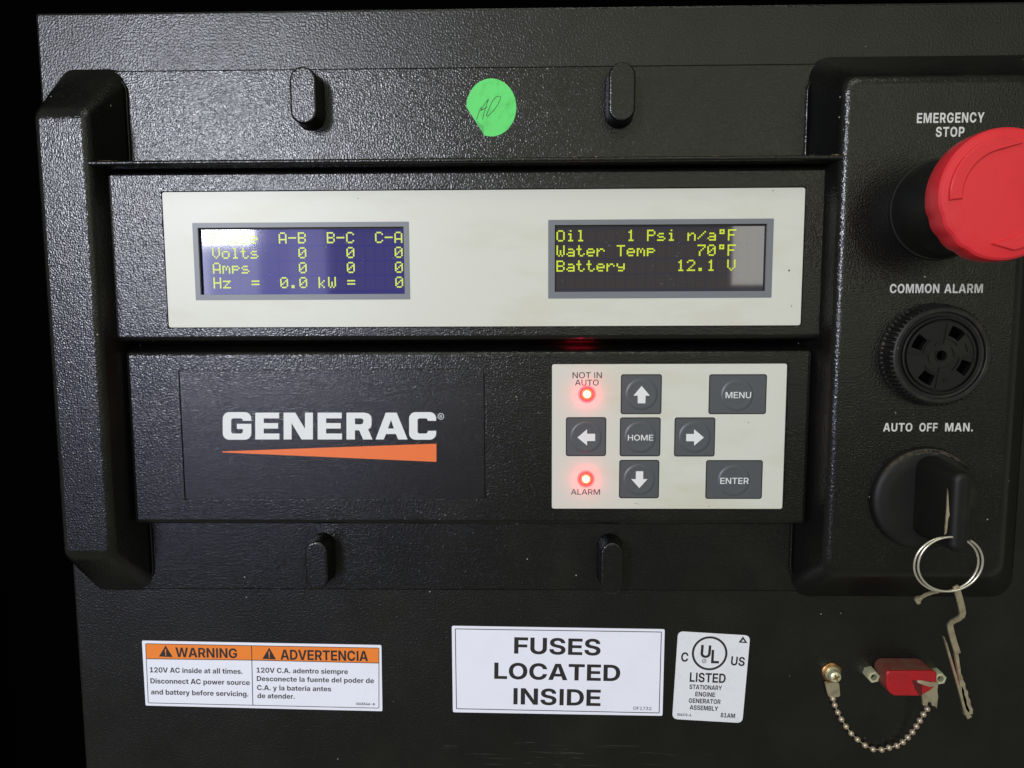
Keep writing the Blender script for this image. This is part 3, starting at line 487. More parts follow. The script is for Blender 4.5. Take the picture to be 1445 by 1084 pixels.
Bg612|299,-213 253,-210 212,-204 175,-193 143,-178 116,-159 94,-137 76,-112 63,-85 55,-55 195,-44 200,-55 206,-65 214,-75 224,-83 236,-90 249,-95 264,-100 281,-102 299,-103 331,-100 358,-91 380,-76 396,-55 406,-28 409,5 409,91 405,91 395,73 383,58 370,44 355,31 338,21 320,13 299,8 277,4 254,3 212,7 173,17 138,35 107,59 81,90 60,126 44,168 34,214 31,266 34,319 44,366 60,409 82,446 108,477 139,502 174,521 212,532 253,535 277,534 299,530 320,524 338,515 355,505 371,492 384,478 396,463 407,446 409,446 409,526 559,526 559,17 555,-33 544,-76 526,-113 501,-144 471,-169 435,-188 394,-202 349,-210|297,121 319,123 340,129 358,139 374,153 388,169 398,190 406,213 411,239 413,268 411,296 406,322 398,346 388,366 374,384 358,397 340,407 319,414 297,416 275,414 255,408 237,398 221,384 209,367 198,347 191,323 186,297 185,268 186,239 191,212 198,189 209,169 221,152 237,139 255,129 275,123
Bi258|53,0 53,526 205,526 205,0|140,589 117,592 97,599 80,612 66,628 58,647 55,668 58,689 66,707 80,724 97,736 117,743 139,746 162,743 182,736 200,724 213,707 221,689 224,668 221,647 213,628 200,612 182,599 162,592
Bl280|70,0 222,0 222,745 70,745
Bm898|53,0 53,526 197,526 200,402 191,402 201,431 213,456 228,477 246,495 265,510 286,521 309,529 332,534 356,536 393,532 426,520 456,501 480,474 498,440 509,399 493,399 502,427 514,452 530,474 548,493 569,508 592,520 617,529 643,534 671,536 703,533 733,526 760,514 784,497 805,476 822,451 834,421 842,388 844,351 844,0 693,0 693,321 691,348 682,371 669,388 652,401 632,408 609,411 592,410 576,406 563,399 551,390 541,379 532,366 526,351 523,335 522,317 522,0 376,0 376,324 374,349 366,370 353,387 336,401 316,408 293,411 277,410 262,406 248,399 236,390 225,379 216,366 210,350 206,332 205,312 205,0
Bn602|205,295 205,0 53,0 53,526 200,526 201,390 182,390 200,432 223,468 250,497 283,518 321,531 366,535 401,533 434,525 462,511 488,493 509,469 526,441 538,409 546,372 548,331 548,0 397,0 397,303 394,334 386,359 373,380 354,395 331,404 304,407 285,405 268,401 252,394 238,385 227,372 217,357 210,339 206,318
Bo594|297,-11 246,-8 199,4 157,23 120,49 89,80 64,118 46,162 35,209 31,262 35,314 46,362 64,406 89,444 120,476 157,502 199,521 246,532 297,536 349,532 395,521 437,502 474,476 505,444 530,406 548,362 559,314 563,262 559,209 548,162 530,118 505,80 474,49 437,23 395,4 349,-8|297,109 319,112 339,118 357,128 373,142 386,160 396,181 404,205 408,232 410,262 408,292 404,319 396,343 386,364 373,382 357,396 339,407 319,413 297,415 275,413 255,407 237,396 222,382 209,365 198,344 191,319 186,292 184,262 186,232 191,205 198,181 209,160 222,142 237,128 255,118 275,112
Bp612|53,-204 53,526 203,526 203,449 206,449 216,465 228,480 241,494 257,506 273,516 292,524 313,530 335,534 359,535 400,532 438,521 473,502 504,477 530,446 551,408 568,365 577,317 580,263 577,209 568,161 552,117 531,80 505,48 474,23 439,5 400,-7 358,-10 334,-9 312,-5 292,1 273,10 256,21 241,33 228,48 217,63 207,81 205,81 205,-204|315,112 337,114 357,120 375,130 390,144 403,161 413,182 421,206 425,233 427,263 425,293 421,320 413,344 403,364 390,382 375,396 357,406 337,412 315,414 292,412 272,406 254,395 237,381 224,364 213,343 205,319 201,292 199,263 201,234 205,207 213,183 224,162 237,145 254,130 272,120 293,114
Br389|53,0 53,526 200,526 200,435 203,435 214,464 230,488 249,507 272,520 299,528 330,530 338,530 346,530 354,529 361,529 368,528 375,528 375,398 368,399 359,400 347,401 335,401 323,402 311,402 291,400 273,396 256,388 241,378 229,365 218,349 211,330 206,309 205,286 205,0
Bs538|272,-12 229,-10 189,-3 152,8 119,24 91,43 67,67 49,94 36,125 29,159 175,167 181,146 192,128 206,114 224,104 246,98 272,96 296,98 317,102 334,111 346,121 354,134 356,148 354,160 348,171 339,180 326,188 309,194 289,199 197,217 150,230 111,247 81,270 59,298 46,331 42,369 45,402 54,431 69,457 90,480 116,499 147,515 183,526 223,533 267,535 310,533 349,526 384,515 415,500 441,480 463,458 479,431 491,402 496,369 358,362 354,380 345,396 332,410 314,420 294,426 271,429 249,427 230,422 214,414 202,403 195,391 192,377 194,364 199,354 208,345 220,337 236,330 255,325 355,306 403,294 442,277 472,256 493,230 505,199 510,163 506,129 496,99 479,71 457,47 429,26 396,10 358,-2 317,-9
Bt374|349,526 349,409 9,409 9,526|93,663 244,663 244,163 246,147 249,135 255,127 264,121 277,117 293,116 302,116 311,116 321,117 331,117 340,118 346,118 354,2 341,0 327,-1 312,-2 295,-2 279,-2 263,-3 211,1 168,13 135,33 112,61 98,98 93,142
Bu602|236,-10 201,-7 169,1 140,15 114,33 93,57 76,85 63,117 56,154 53,194 53,526 205,526 205,223 207,192 216,167 229,146 248,131 271,122 298,119 317,121 334,125 350,131 363,141 375,153 385,169 391,187 396,207 397,231 397,526 548,526 548,0 401,0 401,136 420,136 402,94 379,58 352,29 319,8 281,-5
Bv574|201,0 8,526 167,526 252,266 262,234 271,201 280,168 289,135 298,102 306,68 272,68 280,102 289,135 298,168 306,201 316,233 325,266 408,526 566,526 372,0
Bw835|167,0 7,526 166,526 211,343 220,306 229,267 238,226 247,185 255,144 264,101 245,101 254,143 263,185 273,226 283,266 292,305 302,343 349,526 486,526 533,343 542,305 552,266 561,226 571,185 580,143 590,101 571,101 579,143 587,185 596,226 604,266 613,305 622,343 667,526 828,526 668,0 512,0 453,203 447,224 442,245 436,266 431,289 425,311 420,334 415,356 409,378 404,400 431,400 426,378 420,356 415,334 409,311 404,289 399,266 393,245 387,224 382,203 322,0
By574|61,-200 73,-83 124,-85 138,-86 150,-85 160,-83 170,-79 178,-73 185,-65 190,-56 195,-45 199,-31 208,1 8,526 167,526 252,266 262,234 272,201 280,168 289,135 297,102 306,68 266,68 275,102 284,135 293,168 302,201 312,234 322,266 409,526 567,526 339,-73 327,-100 314,-125 299,-146 282,-164 262,-179 241,-191 217,-199 191,-204 161,-205 144,-205 126,-205 109,-204 92,-203 76,-202
'''
# ---------------------------------------------------------------- lettering
GL = {}
for _l in GLYPHS.strip().split('\n'):
    _p = _l.split('|'); k = _p[0][:2]
    GL[k] = (int(_p[0][2:]), [[tuple(map(int, q.split(','))) for q in c.split(' ')] for c in _p[1:]])
GL['R '] = GL['B '] = (270, [])
GC = {}
def glyph_tris(k):
    if k not in GC:
        c = GL[k][1]
        GC[k] = region([[(float(a), float(b)) for a, b in l] for l in c], 'wind') if c else ([], [])
    return GC[k]
def set_text(mb, s, p0, p1, cap, h, wt='B', track=0):
    """one line of lettering between two baseline points, cap height in photo pixels"""
    x = 0; items = []; lo = hi = None
    for ch in s:
        k = wt + ch
        adv = GL[k][0]; t, p = glyph_tris(k)
        if p:
            mn = min(q[0] for q in p) + x; mx = max(q[0] for q in p) + x
            lo = mn if lo is None else lo; hi = mx
        items.append((k, x)); x += adv + track
    a = Vector(at(*p0, h)); b = Vector(at(*p1, h))
    u = (b - a).normalized(); v = Vector((-u.y, u.x))
    sx = (b - a).length / (hi - lo); sz = cap * (D - h) / F / 727.0
    for k, x0 in items:
        t, p = glyph_tris(k)
        i = len(mb.v)
        for q in p:
            w = a + u * ((q[0] + x0 - lo) * sx) + v * (q[1] * sz)
            mb.v.append((w.x, w.y, h))
        mb.f += [tuple(i + j for j in f) for f in t]
def zoomer(ox, oy, k):
    return lambda x, y: (ox + x / k, oy + y / k)
def line(parent, m, s, a, b, cap, h, wt='B', track=0):
    """each line of print is a part of its own"""
    mb = MB(); set_text(mb, s, a, b, cap, h, wt, track)
    return mb.build('lettering', m, parent)

# ================================================================ SETTING
def slab_rect(mb, x0, z0, x1, z1, h0, h1): mb.slab([rect(x0, z0, x1, z1)], h0, h1)

pa = at(50, 16, 0); pb = at(118, 1060, 0)
PX0 = (pa[0] + pb[0]) / 2; PZ1 = (pa[1] + at(1400, 4, 0)[1]) / 2
mb = MB()
mb.fill([rect(-1150, -1400, 1100, 700)], -330)
mb.v += [(-1150, -1400, -330), (-1150, 700, -330), (-1150, 700, 60), (-1150, -1400, 60)]; n = len(mb.v); mb.f.append((n-4, n-3, n-2, n-1))
mb.v += [(-1150, 700, -330), (1100, 700, -330), (1100, 700, 60), (-1150, 700, 60)]; n = len(mb.v); mb.f.append((n-4, n-3, n-2, n-1))
o = mb.build('enclosure_interior', MT['cavity']); o['kind'] = 'structure'
o['label'] = 'black inside of the generator enclosure behind the panel'

# the steel panel, with a rolled edge at the top and left
mb = MB()
mb.loft([(rr(PX0, -1000, 900, PZ1, 3, 3), -30), (rr(PX0, -1000, 900, PZ1, 3, 3), -4),
         (rr(PX0 + 1.2, -1000, 900, PZ1 - 1.2, 3, 3), -1.2), (rr(PX0 + 4, -1000, 900, PZ1 - 4, 3, 3), 0)])
panel = mb.build('steel_panel', MT['steel'])
mb = MB(); rnd = random.Random(21)
for k in range(34):
    px = rnd.uniform(610, 1010); py = 1046 + (px - 640) * .035 + rnd.choice((0, 9, 20, 30)) + rnd.uniform(-3, 3); l = rnd.uniform(12, 70)
    a = at(px, py, 0); c = at(px + l, py + l * .035 + rnd.uniform(-1, 1), 0); wd = rnd.uniform(.1, .32)
    i = len(mb.v)
    mb.v += [(a[0], a[1], .06), ((a[0] + c[0]) / 2, (a[1] + c[1]) / 2 - wd, .06), (c[0], c[1], .06), ((a[0] + c[0]) / 2, (a[1] + c[1]) / 2 + wd, .06)]
    mb.f.append((i, i + 1, i + 2, i + 3))
o = mb.build('scratches', MT['panel_scratch'], panel); o['kind'] = 'stuff'
tag(panel, 'black wrinkle painted steel panel that carries the control unit and the stickers', 'panel')

# ================================================================ CONTROL UNIT
unit = thing('control_unit', 'black plastic generator control unit with two displays, a keypad and raised side housings', 'control unit', (0, 0, 0))
P = MT['plastic']
HF, HB, HK, HR = 4, 42, 40, 72         # flange, display block, keypad block, rails

# flange
ft = (at(300, 98, HF)[1] + at(1000, 93, HF)[1]) / 2
fb = (at(400, 831, HF)[1] + at(1000, 834, HF)[1]) / 2
fl = rr(-600, fb, 600, ft, 4, 3)
mb = MB(); mb.loft([(fl, 0.2), (fl, HF - 1.2), (rr(-599, fb + 1.2, 599, ft - 1.2, 4, 3), HF)])
mb.build('mounting_flange', P, unit)
mb = MB(); mb.slab([rr(-600, fb - 1.2, 600, ft + 1.2, 4, 3)], .1, .9); mb.build('seam_strip', MT['hole'], unit)  # added black strip that draws the dark seam line around the flange

# left rail: tapered bar with sloping ends
fx0, fz0, fx1, fz1 = rpx((44, 158), (120, 158), (160, 786), (88, 786), HR)
bx1 = (at(181, 150, HF)[0] + at(213, 770, HF)[0]) / 2
bz1 = at(120, 97, HF)[1]; bz0 = at(150, 834, HF)[1]
mb = MB(); bevel_block(mb, (fx0 - 6, bz0, bx1, bz1), HF - 3.5, (fx0, fz0, fx1, fz1), HR, 22, 12, 9)
mb.build('side_rail', P, unit)
mb = MB()
lw = rr(fx0 - 4, bz0 + 14, bx1 + 2.4, bz1 - 12, 20)
mb.loft([(lw, HF - 1), (lw, HF + 2.5), (rr(fx0 - 3.6, bz0 + 14.4, bx1 + 1.9, bz1 - 12.4, 19.6), HF + 3.4), (rr(fx0 - 2.6, bz0 + 15.4, bx1 + .9, bz1 - 13.4, 19), HF + 3.9)], cap=False)
mb.build('rail_lip', P, unit, angle=85)

# right switch housing
gx0, gz0, gx1, gz1 = rpx((1194, 108), (1446, 107), (1428, 812), (1164, 812), HR)
cx0 = (at(1146, 130, HF)[0] + at(1109, 790, HF)[0]) / 2
cz1 = at(1300, 78, HF)[1]; cz0 = at(1250, 843, HF)[1]
cx1 = at(1421, 790, HF)[0] + 12
mb = MB(); bevel_block(mb, (cx0, cz0, cx1, cz1), HF - 3.5, (gx0, gz0, gx1, gz1), HR, 30, 22, 9, steps=5, n=7)
mb.build('switch_housing', MT['plastic'], unit)
mb = MB()
lw = rr(cx0 - 2.4, cz0 + 20, cx1 - 6, cz1 - 20, 26)
mb.loft([(lw, HF - 1), (lw, HF + 2.5), (rr(cx0 - 1.9, cz0 + 20.5, cx1 - 6, cz1 - 20.5, 25.5), HF + 3.4), (rr(cx0 - .7, cz0 + 21.5, cx1 - 6, cz1 - 21.5, 25), HF + 3.9)], cap=False)
mb.build('housing_lip', P, unit, angle=85)

ux0, uz0, ux1, uz1 = rpx((143, 240), (1177, 236), (1163, 479), (158, 480), HB)
kx0, kz0, kx1, kz1 = rpx((176, 498), (1150, 494), (1135, 740), (190, 739), HK)

# brow ridge across the top
ra = (at(118, 225, HR)[1] + at(1198, 219, HR)[1]) / 2
rb_ = (at(118, 232, HR)[1] + at(1198, 226, HR)[1]) / 2
rxa = fx1 - 5; rxb = gx0 + 5
mb = MB()
prof = [(ra + 1.5, HF), (ra, HR - 4.5), (ra - .8, HR - 2.6), ((ra + rb_) / 2, HR - 1.6), (rb_ + .8, HR - 2.6), (rb_, HR - 4.5), (rb_ - 1.5, HF)]
i0 = len(mb.v)
for x in (rxa, rxb):
    mb.v += [(x, z, h) for z, h in prof]
n = len(prof)
for i in range(n - 1): mb.f.append((i, i + 1, n + i + 1, n + i))
mb.f.append(tuple(range(n))); mb.f.append(tuple(range(2 * n - 1, n - 1, -1)))
mb.build('brow_ridge', P, unit, angle=60)
# tan dirt gathered on the brow
mb = MB(); rnd = random.Random(3)
for x0, x1, k in ((rxa + 8, rxa + 42, 16), (rxa + 42, rxb - 60, 26), (rxb - 52, rxb - 6, 18)):
    for _ in range(k):
        x = rnd.uniform(x0, x1); r = rnd.uniform(.8, 2.2)
        mb.sphere((x, ra + .2, HR - 5 - rnd.uniform(0, 8)), r, 6, 4, (rnd.uniform(1.2, 3), .5, 1))
o = mb.build('dirt_crumbs', MT['dirt'], unit); o['kind'] = 'stuff'

def block_face(name, outer, base, hh, recesses, depth):
    """block whose rounded front carries sunk rectangles"""
    mb = MB()
    ring = bevel_block(mb, base, HF, outer, hh, 6, 6, 6, cap=False)
    mb.fill([ring] + recesses, hh)
    for l in recesses:
        mb.wall(l, hh, hh - depth); mb.fill([l], hh - depth)
    return mb.build(name, P, unit)

# display block and its ivory overlay
dx0, dz0, dx1, dz1 = rpx((228.9, 272.7), (1137.9, 263.4), (1128.3, 458.7), (238, 462.6), HB)
block_face('display_housing', (ux0, uz0, ux1, uz1), (ux0 - 5, uz0 - 8, ux1 + 5, uz1 + 2), HB,
           [rr(dx0 - 1.4, dz0 - 1.4, dx1 + 1.4, dz1 + 1.4, 3)], 9)
wl = rpx((279, 321), (569.6, 320.3), (571, 414.8), (282.6, 416), HB)
wr = rpx((783, 317.7), (1083.8, 315.7), (1079.5, 410.9), (782.7, 411.9), HB)
fl_ = rpx((271.2, 315), (577, 312.6), (579, 422.7), (276.2, 423.8), HB)
fr_ = rpx((774.3, 311), (1093.1, 307.8), (1087.9, 420), (772.8, 421.8), HB)
mb = MB()
pl_ = rr(dx0, dz0, dx1, dz1, 3)
mb.fill([pl_, rect(*wl), rect(*wr)], HB - .3); mb.wall(pl_, HB - .3, HB - 4)
mb.wall(rect(*wl), HB - .3, HB - 3); mb.wall(rect(*wr), HB - .3, HB - 3)
plate = mb.build('display_overlay', MT['plate'], unit)
for f_, w_ in ((fl_, wl), (fr_, wr)):
    mb = MB(); mb.fill([rr(*f_, .8, 2), rect(*w_)], HB - .12)
    mb.wall(rect(*w_), HB - .12, HB - 1)
    mb.build('window_frame', MT['frame_grey'], plate)
# small marks on the overlay
mb = MB()
for px, py, r in ((1113.5, 381.8, 1.3), (1117, 432, .8), (1091, 269, .8), (505, 280, .6)):
    c = at(px, py, HB); mb.fill([circ(c[0], c[1], r, 8)], HB - .1)
o = mb.build('speck', MT['soft_ink'], plate); o['kind'] = 'stuff'

# ---- liquid crystal displays, 5 x 7 dots
FONT = {
'A':'01110 10001 10001 10001 11111 10001 10001','B':'11110 10001 10001 11110 10001 10001 11110','C':'01110 10001 10000 10000 10000 10001 01110',
'F':'11111 10000 10000 11110 10000 10000 10000','H':'10001 10001 10001 11111 10001 10001 10001','O':'01110 10001 10001 10001 10001 10001 01110',
'P':'11110 10001 10001 11110 10000 10000 10000','T':'11111 00100 00100 00100 00100 00100 00100','V':'10001 10001 10001 10001 10001 01010 00100',
'W':'10001 10001 10001 10101 10101 10101 01010','a':'00000 00000 01110 00001 01111 10001 01111','e':'00000 00000 01110 10001 11111 10000 01110',
'h':'10000 10000 10110 11001 10001 10001 10001','i':'00100 00000 01100 00100 00100 00100 01110','k':'10000 10000 10010 10100 11000 10100 10010',
'l':'01100 00100 00100 00100 00100 00100 01110','m':'00000 00000 11010 10101 10101 10001 10001','n':'00000 00000 10110 11001 10001 10001 10001',
'o':'00000 00000 01110 10001 10001 10001 01110','p':'00000 00000 11110 10001 11110 10000 10000','r':'00000 00000 10110 11001 10000 10000 10000',
's':'00000 00000 01110 10000 01110 00001 11110','t':'01000 01000 11100 01000 01000 01001 00110','y':'00000 00000 10001 10001 01111 00001 01110',
'z':'00000 00000 11111 00010 00100 01000 11111','0':'01110 10001 10011 10101 11001 10001 01110','1':'00100 01100 00100 00100 00100 00100 01110',
'2':'01110 10001 00001 00010 00100 01000 11111','7':'11111 00001 00010 00100 01000 01000 01000','-':'00000 00000 00000 11111 00000 00000 00000',
'=':'00000 00000 11111 00000 11111 00000 00000','.':'00000 00000 00000 00000 00000 01100 01100','/':'00000 00001 00010 00100 01000 10000 00000',
'd':'01110 01010 01110 00000 00000 00000 00000'}
HS = HB - 6
def display(win, lines, left, right, ndots, top, pitch, hgt, scr, tint):
    x0, z0, x1, z1 = win
    mb = MB(); mb.slab([rect(x0 - 8, z0 - 8, x1 + 8, z1 + 8)], HS - 2.5, HS)
    s = mb.build('display_screen', MT[tint], unit)
    X0 = at(left, top, HS)[0]; X1 = at(right, top, HS)[0]
    dot = (X1 - X0) / ndots
    ZT = at(left, top, HS)[1]; rp = ZT - at(left, top + pitch, HS)[1]
    dz = (ZT - at(left, top + hgt, HS)[1]) / 7
    mb = MB(); mc = MB()
    for r in range(4):
        for c in range(20):
            xa = X0 + 6 * c * dot; za = ZT - r * rp
            if xa + 5 * dot < x1 + 6: mc.fill([rect(xa - .2, za - 7.9 * dz, xa + 5 * dot + .2, za + .2)], HS + .04)
            ch = lines[r][c] if c < len(lines[r]) else ' '
            if ch == ' ': continue
            for j, row in enumerate(FONT[ch].split()):
                for k, b in enumerate(row):
                    if b == '1':
                        mb.fill([rect(xa + (k + .04) * dot, za - (j + .95) * dz, xa + (k + .96) * dot, za - (j + .05) * dz)], HS + .1)
    o = mc.build('character_cells', MT[tint + '_cell'], s)
    o = mb.build('display_text', MT['lcd_text'], s)
    # inner edge of the module bezel, seen through the window
    mb = MB()
    mb.slab([rect(x0 - 8, z0 - 8, x1 + 8, z1 + 8), rect(x0 + 1.0, z0 + .2, x1 - 1.2, z1 - 2.2)], HS + .1, HS + 1.6)
    mb.build('screen_bezel', MT['lcd_edge'], s)
    # fine scratches
    mb = MB(); rnd = random.Random(scr)
    for _ in range(26):
        x = rnd.uniform(x0 + 10, x1 - 10); z = rnd.uniform(z0 + 6, z1 - 8); a = rnd.choice((rnd.gauss(.9, .25), rnd.gauss(2.4, .4))); l = rnd.uniform(1.5, 6)
        dx, dz_ = cos(a) * l, sin(a) * l; w = rnd.uniform(.12, .28)
        nx, nz = -sin(a) * w, cos(a) * w
        i = len(mb.v)
        mb.v += [(x - nx, z - nz, HS + .2), (x + dx, z + dz_, HS + .2), (x + nx, z + nz, HS + .2)]
        mb.f.append((i, i + 1, i + 2))
    o = mb.build('scratches', MT['scratch'], s); o['kind'] = 'stuff'
    return s
display(wl, ['Phase  A-B  B-C  C-A', 'Volts    0    0    0', 'Amps     0    0    0', 'Hz  =  0.0 kW =    0'], 298, 567.7, 119, 328.6, 21.1, 15.9, 5, 'lcd_blue')
display(wr, ['Oil    1 Psi n/adF', 'Water Temp    70dF', 'Battery     12.1 V', ''], 785.2, 1039.2, 107, 325.0, 21.4, 16.0, 9, 'lcd')

# ---- keypad block, logo label, keypad overlay
lx0, lz0, lx1, lz1 = rpx((253, 523), (683.2, 523), (683.5, 704.4), (261.4, 705), HK)
qx0, qz0, qx1, qz1 = rpx((779.4, 514), (1112.1, 513.5), (1103.3, 719.2), (778.3, 717.5), HK)
block_face('keypad_housing', (kx0, kz0, kx1, kz1), (kx0 - 5, kz0 - 7, kx1 + 5, kz1 + 8), HK,
           [rr(lx0 - 1.3, lz0 - 1.5, lx1 + 1.3, lz1 + 1.5, 1, 2), rr(qx0 - 1.2, qz0 - 1.6, qx1 + 2.2, qz1 + 1.4, 3)], 3)
mb = MB(); l_ = rr(lx0, lz0, lx1, lz1, 1, 2)
mb.loft([(l_, HK - 3), (l_, HK - .6), (rr(lx0 + .5, lz0 + .5, lx1 - .5, lz1 - .5, 1, 2), HK - .2)])
logo = mb.build('logo_label', MT['logo_plate'], unit)
g = zoomer(220, 500, 2.852)
def gp(pts): return pxs([g(*p) for p in pts], HK)
T, Bm = 235, 343                      # cap line and base line of the wordmark
mb = MB(); HL = HK + .05
def let(*loops, rule='odd', r=0): mb.fill([gp(roundpoly(l, r) if r else l) for l in loops], HL, rule)
def cshape(x0, x1, gg=False):
    th, tv = 25, 34; Rr, ri = 26, 9
    out = []
    def arc(cx, cy, r, a0, a1, n=8):
        return [(cx + r * cos(radians(a0 + (a1 - a0) * k / n)), cy - r * sin(radians(a0 + (a1 - a0) * k / n))) for k in range(n + 1)]
    t, b = T - 2, Bm + 1
    lip = 268
    out += [(x1, lip)] + arc(x1 - Rr, t + Rr, Rr, 0, 90) + arc(x0 + Rr, t + Rr, Rr, 90, 180) + arc(x0 + Rr, b - Rr, Rr, 180, 270) + arc(x1 - Rr, b - Rr, Rr, 270, 360)
    if gg:
        out += [(x1, 280), (x1 - 58, 280), (x1 - 58, 301), (x1 - tv, 301)]
        out += arc(x1 - tv - ri, b - th - ri, ri, 0, -90) + arc(x0 + tv + ri, b - th - ri, ri, 270, 180) + arc(x0 + tv + ri, t + th + ri, ri, 180, 90)
        out += arc(x1 - tv - ri, t + th + ri, ri, 90, 0) + [(x1 - tv, lip)]
    else:
        out += [(x1, 308), (x1 - tv, 308)]
        out += arc(x1 - tv - ri, b - th - ri, ri, 0, -90) + arc(x0 + tv + ri, b - th - ri, ri, 270, 180) + arc(x0 + tv + ri, t + th + ri, ri, 180, 90)
        out += arc(x1 - tv - ri, t + th + ri, ri, 90, 0) + [(x1 - tv, lip)]
    return out
let(cshape(269, 384, True), rule='wind')
def E_(x0, x1): let([(x0, T), (x1, T), (x1, T + 23), (x0 + 34, T + 23), (x0 + 34, 277), (x1 - 4, 277), (x1 - 4, 299), (x0 + 34, 299), (x0 + 34, Bm - 24), (x1 + 1, Bm - 24), (x1 + 1, Bm), (x0, Bm)])
E_(400, 496); E_(651, 748)
let([(514, T), (561, T), (600, 300), (600, T), (632, T), (632, Bm), (586, Bm), (546, 277), (546, Bm), (514, Bm)])
rp_ = roundpoly([(767, T), (868, T), (868, 305), (767, 305)], 16)
let([(767, T), (840, T), (856, T + 4), (866, T + 14), (868, T + 26), (868, 284), (864, 296), (854, 302), (872, Bm), (834, Bm), (818, 306), (801, 306), (801, Bm), (767, Bm)],
    [(801, T + 23), (826, T + 23), (833, T + 27), (835, 262), (835, 272), (832, 279), (825, 282), (801, 282)])
let([(925, T), (969, T), (1013, Bm), (975, Bm), (966, 321), (926, 321), (917, Bm), (884, Bm)], [(946, 264), (958, 299), (934, 299)])
let(cshape(1019, 1128), rule='wind')
c = g(1147, 250); c2 = at(*c, HK)
mb.fill([circ(c2[0], c2[1], 4.4, 24), circ(c2[0], c2[1], 3.6, 24)], HL)
set_text(mb, 'R', g(1142.5, 256.5), g(1152, 256.5), 4.2, HL, 'R')
mb.build('lettering', MT['white_print'], logo)
mb = MB(); mb.fill([gp([(267, 391), (1129, 360), (1129, 433), (267, 395)])], HL)
mb.build('swoosh', MT['orange'], logo)

mb = MB(); k_ = rr(qx0, qz0, qx1, qz1, 3)
mb.loft([(k_, HK - 3), (k_, HK - 1.0), (rr(qx0 + .4, qz0 + .4, qx1 - .4, qz1 - .4, 3), HK - .6)])
pad = mb.build('keypad_overlay', MT['plate'], unit)
q = zoomer(760, 490, 3.6125); HP = HK - .55
line(pad, MT['plum_print'], 'NOT IN', q(173, 158.5), q(323, 158), 8.4, HP, 'R')
line(pad, MT['plum_print'], 'AUTO', q(186, 195.5), q(306, 195.5), 8.2, HP, 'R')
line(pad, MT['plum_print'], 'ALARM', q(165, 752), q(313, 752.5), 8.1, HP, 'R')
mb = MB(); rnd = random.Random(2)
for cx, cy in ((1070, 385), (1050, 374), (985, 362), (497, 797), (515, 800), (870, 812), (915, 820), (855, 795), (950, 119)):
    pts = []
    sx, sz = rnd.uniform(.6, 2.6), rnd.uniform(.35, .9)
    for k in range(9):
        a = 2 * pi * k / 9; f = rnd.uniform(.5, 1.1); pts.append((sx * f * cos(a), sz * f * sin(a)))
    b = at(*q(cx, cy), HP); mb.fill([[(b[0] + x, b[1] + z) for x, z in pts]], HP + .03, 'wind')
o = mb.build('smudge', MT['smudge'], pad); o['kind'] = 'stuff'

def button(tl, tr, br, bl, dome, symbol=None, word=None):
    x0, z0, x1, z1 = rpx(q(*tl), q(*tr), q(*br), q(*bl), HK)
    mb = MB(); mb.slab([rr(x0, z0, x1, z1, 3.4)], HP - .3, HP + .1)
    b = mb.build('push_button', MT['outline'], unit)
    mb = MB()
    i = 1.5
    mb.slab([rr(x0 + i, z0 + i, x1 - i, z1 - i, 2.4)], HP, HP + .28)
    c = at(*q(*dome), HK); r = 22
    c = (c[0], min(max(c[1], z0 + i + r + 1.5), z1 - i - r - 1.5))
    mb.lathe(c[0], c[1], [(r, HP + .27), (r - .9, HP + .75), (r - 2.4, HP + 1.15), (r - 4.6, HP + 1.2), (r - 8, HP + 1.05), (0.01, HP + 1.0)], 48)
    mb.build('button_face', MT['button_grey'], b, angle=70)
    mb = MB()
    if symbol: mb.fill([pxs([q(*p) for p in symbol], HK)], HP + 1.32)
    else: set_text(mb, *word, HP + 1.32, 'R')
    mb.build('button_symbol' if symbol else 'lettering', MT['white_print'], b)
    return b
button((421, 138), (630, 138), (626, 342), (417, 342), (525, 240), [(525, 197), (567, 247), (545, 247), (544, 286), (505, 286), (505, 247), (483, 247)])
button((141, 357), (347, 357), (343, 556), (137, 556), (242, 458), [(198, 460), (247, 418), (247, 441), (288, 441), (288, 478), (247, 478), (247, 501)])
button((415, 358), (624, 358), (620, 557), (413, 557), (518, 458), None, ('HOME', q(455, 476), q(584, 476), 8.2))
button((695, 358), (903, 358), (897, 558), (689, 558), (796, 458), [(842, 460), (792, 502), (792, 479), (752, 479), (752, 442), (792, 442), (792, 418)])
button((412, 575), (617, 575), (613, 771), (409, 771), (513, 675), [(513, 718), (472, 672), (495, 672), (496, 632), (533, 632), (533, 672), (555, 672)])
button((871, 138), (1166, 138), (1159, 342), (865, 342), (1013, 245), None, ('MENU', q(953, 260), q(1083, 260), 8.8))
button((855, 576), (1145, 576), (1138, 774), (849, 774), (996, 680), None, ('ENTER', q(926, 697), q(1071, 697), 8.8))

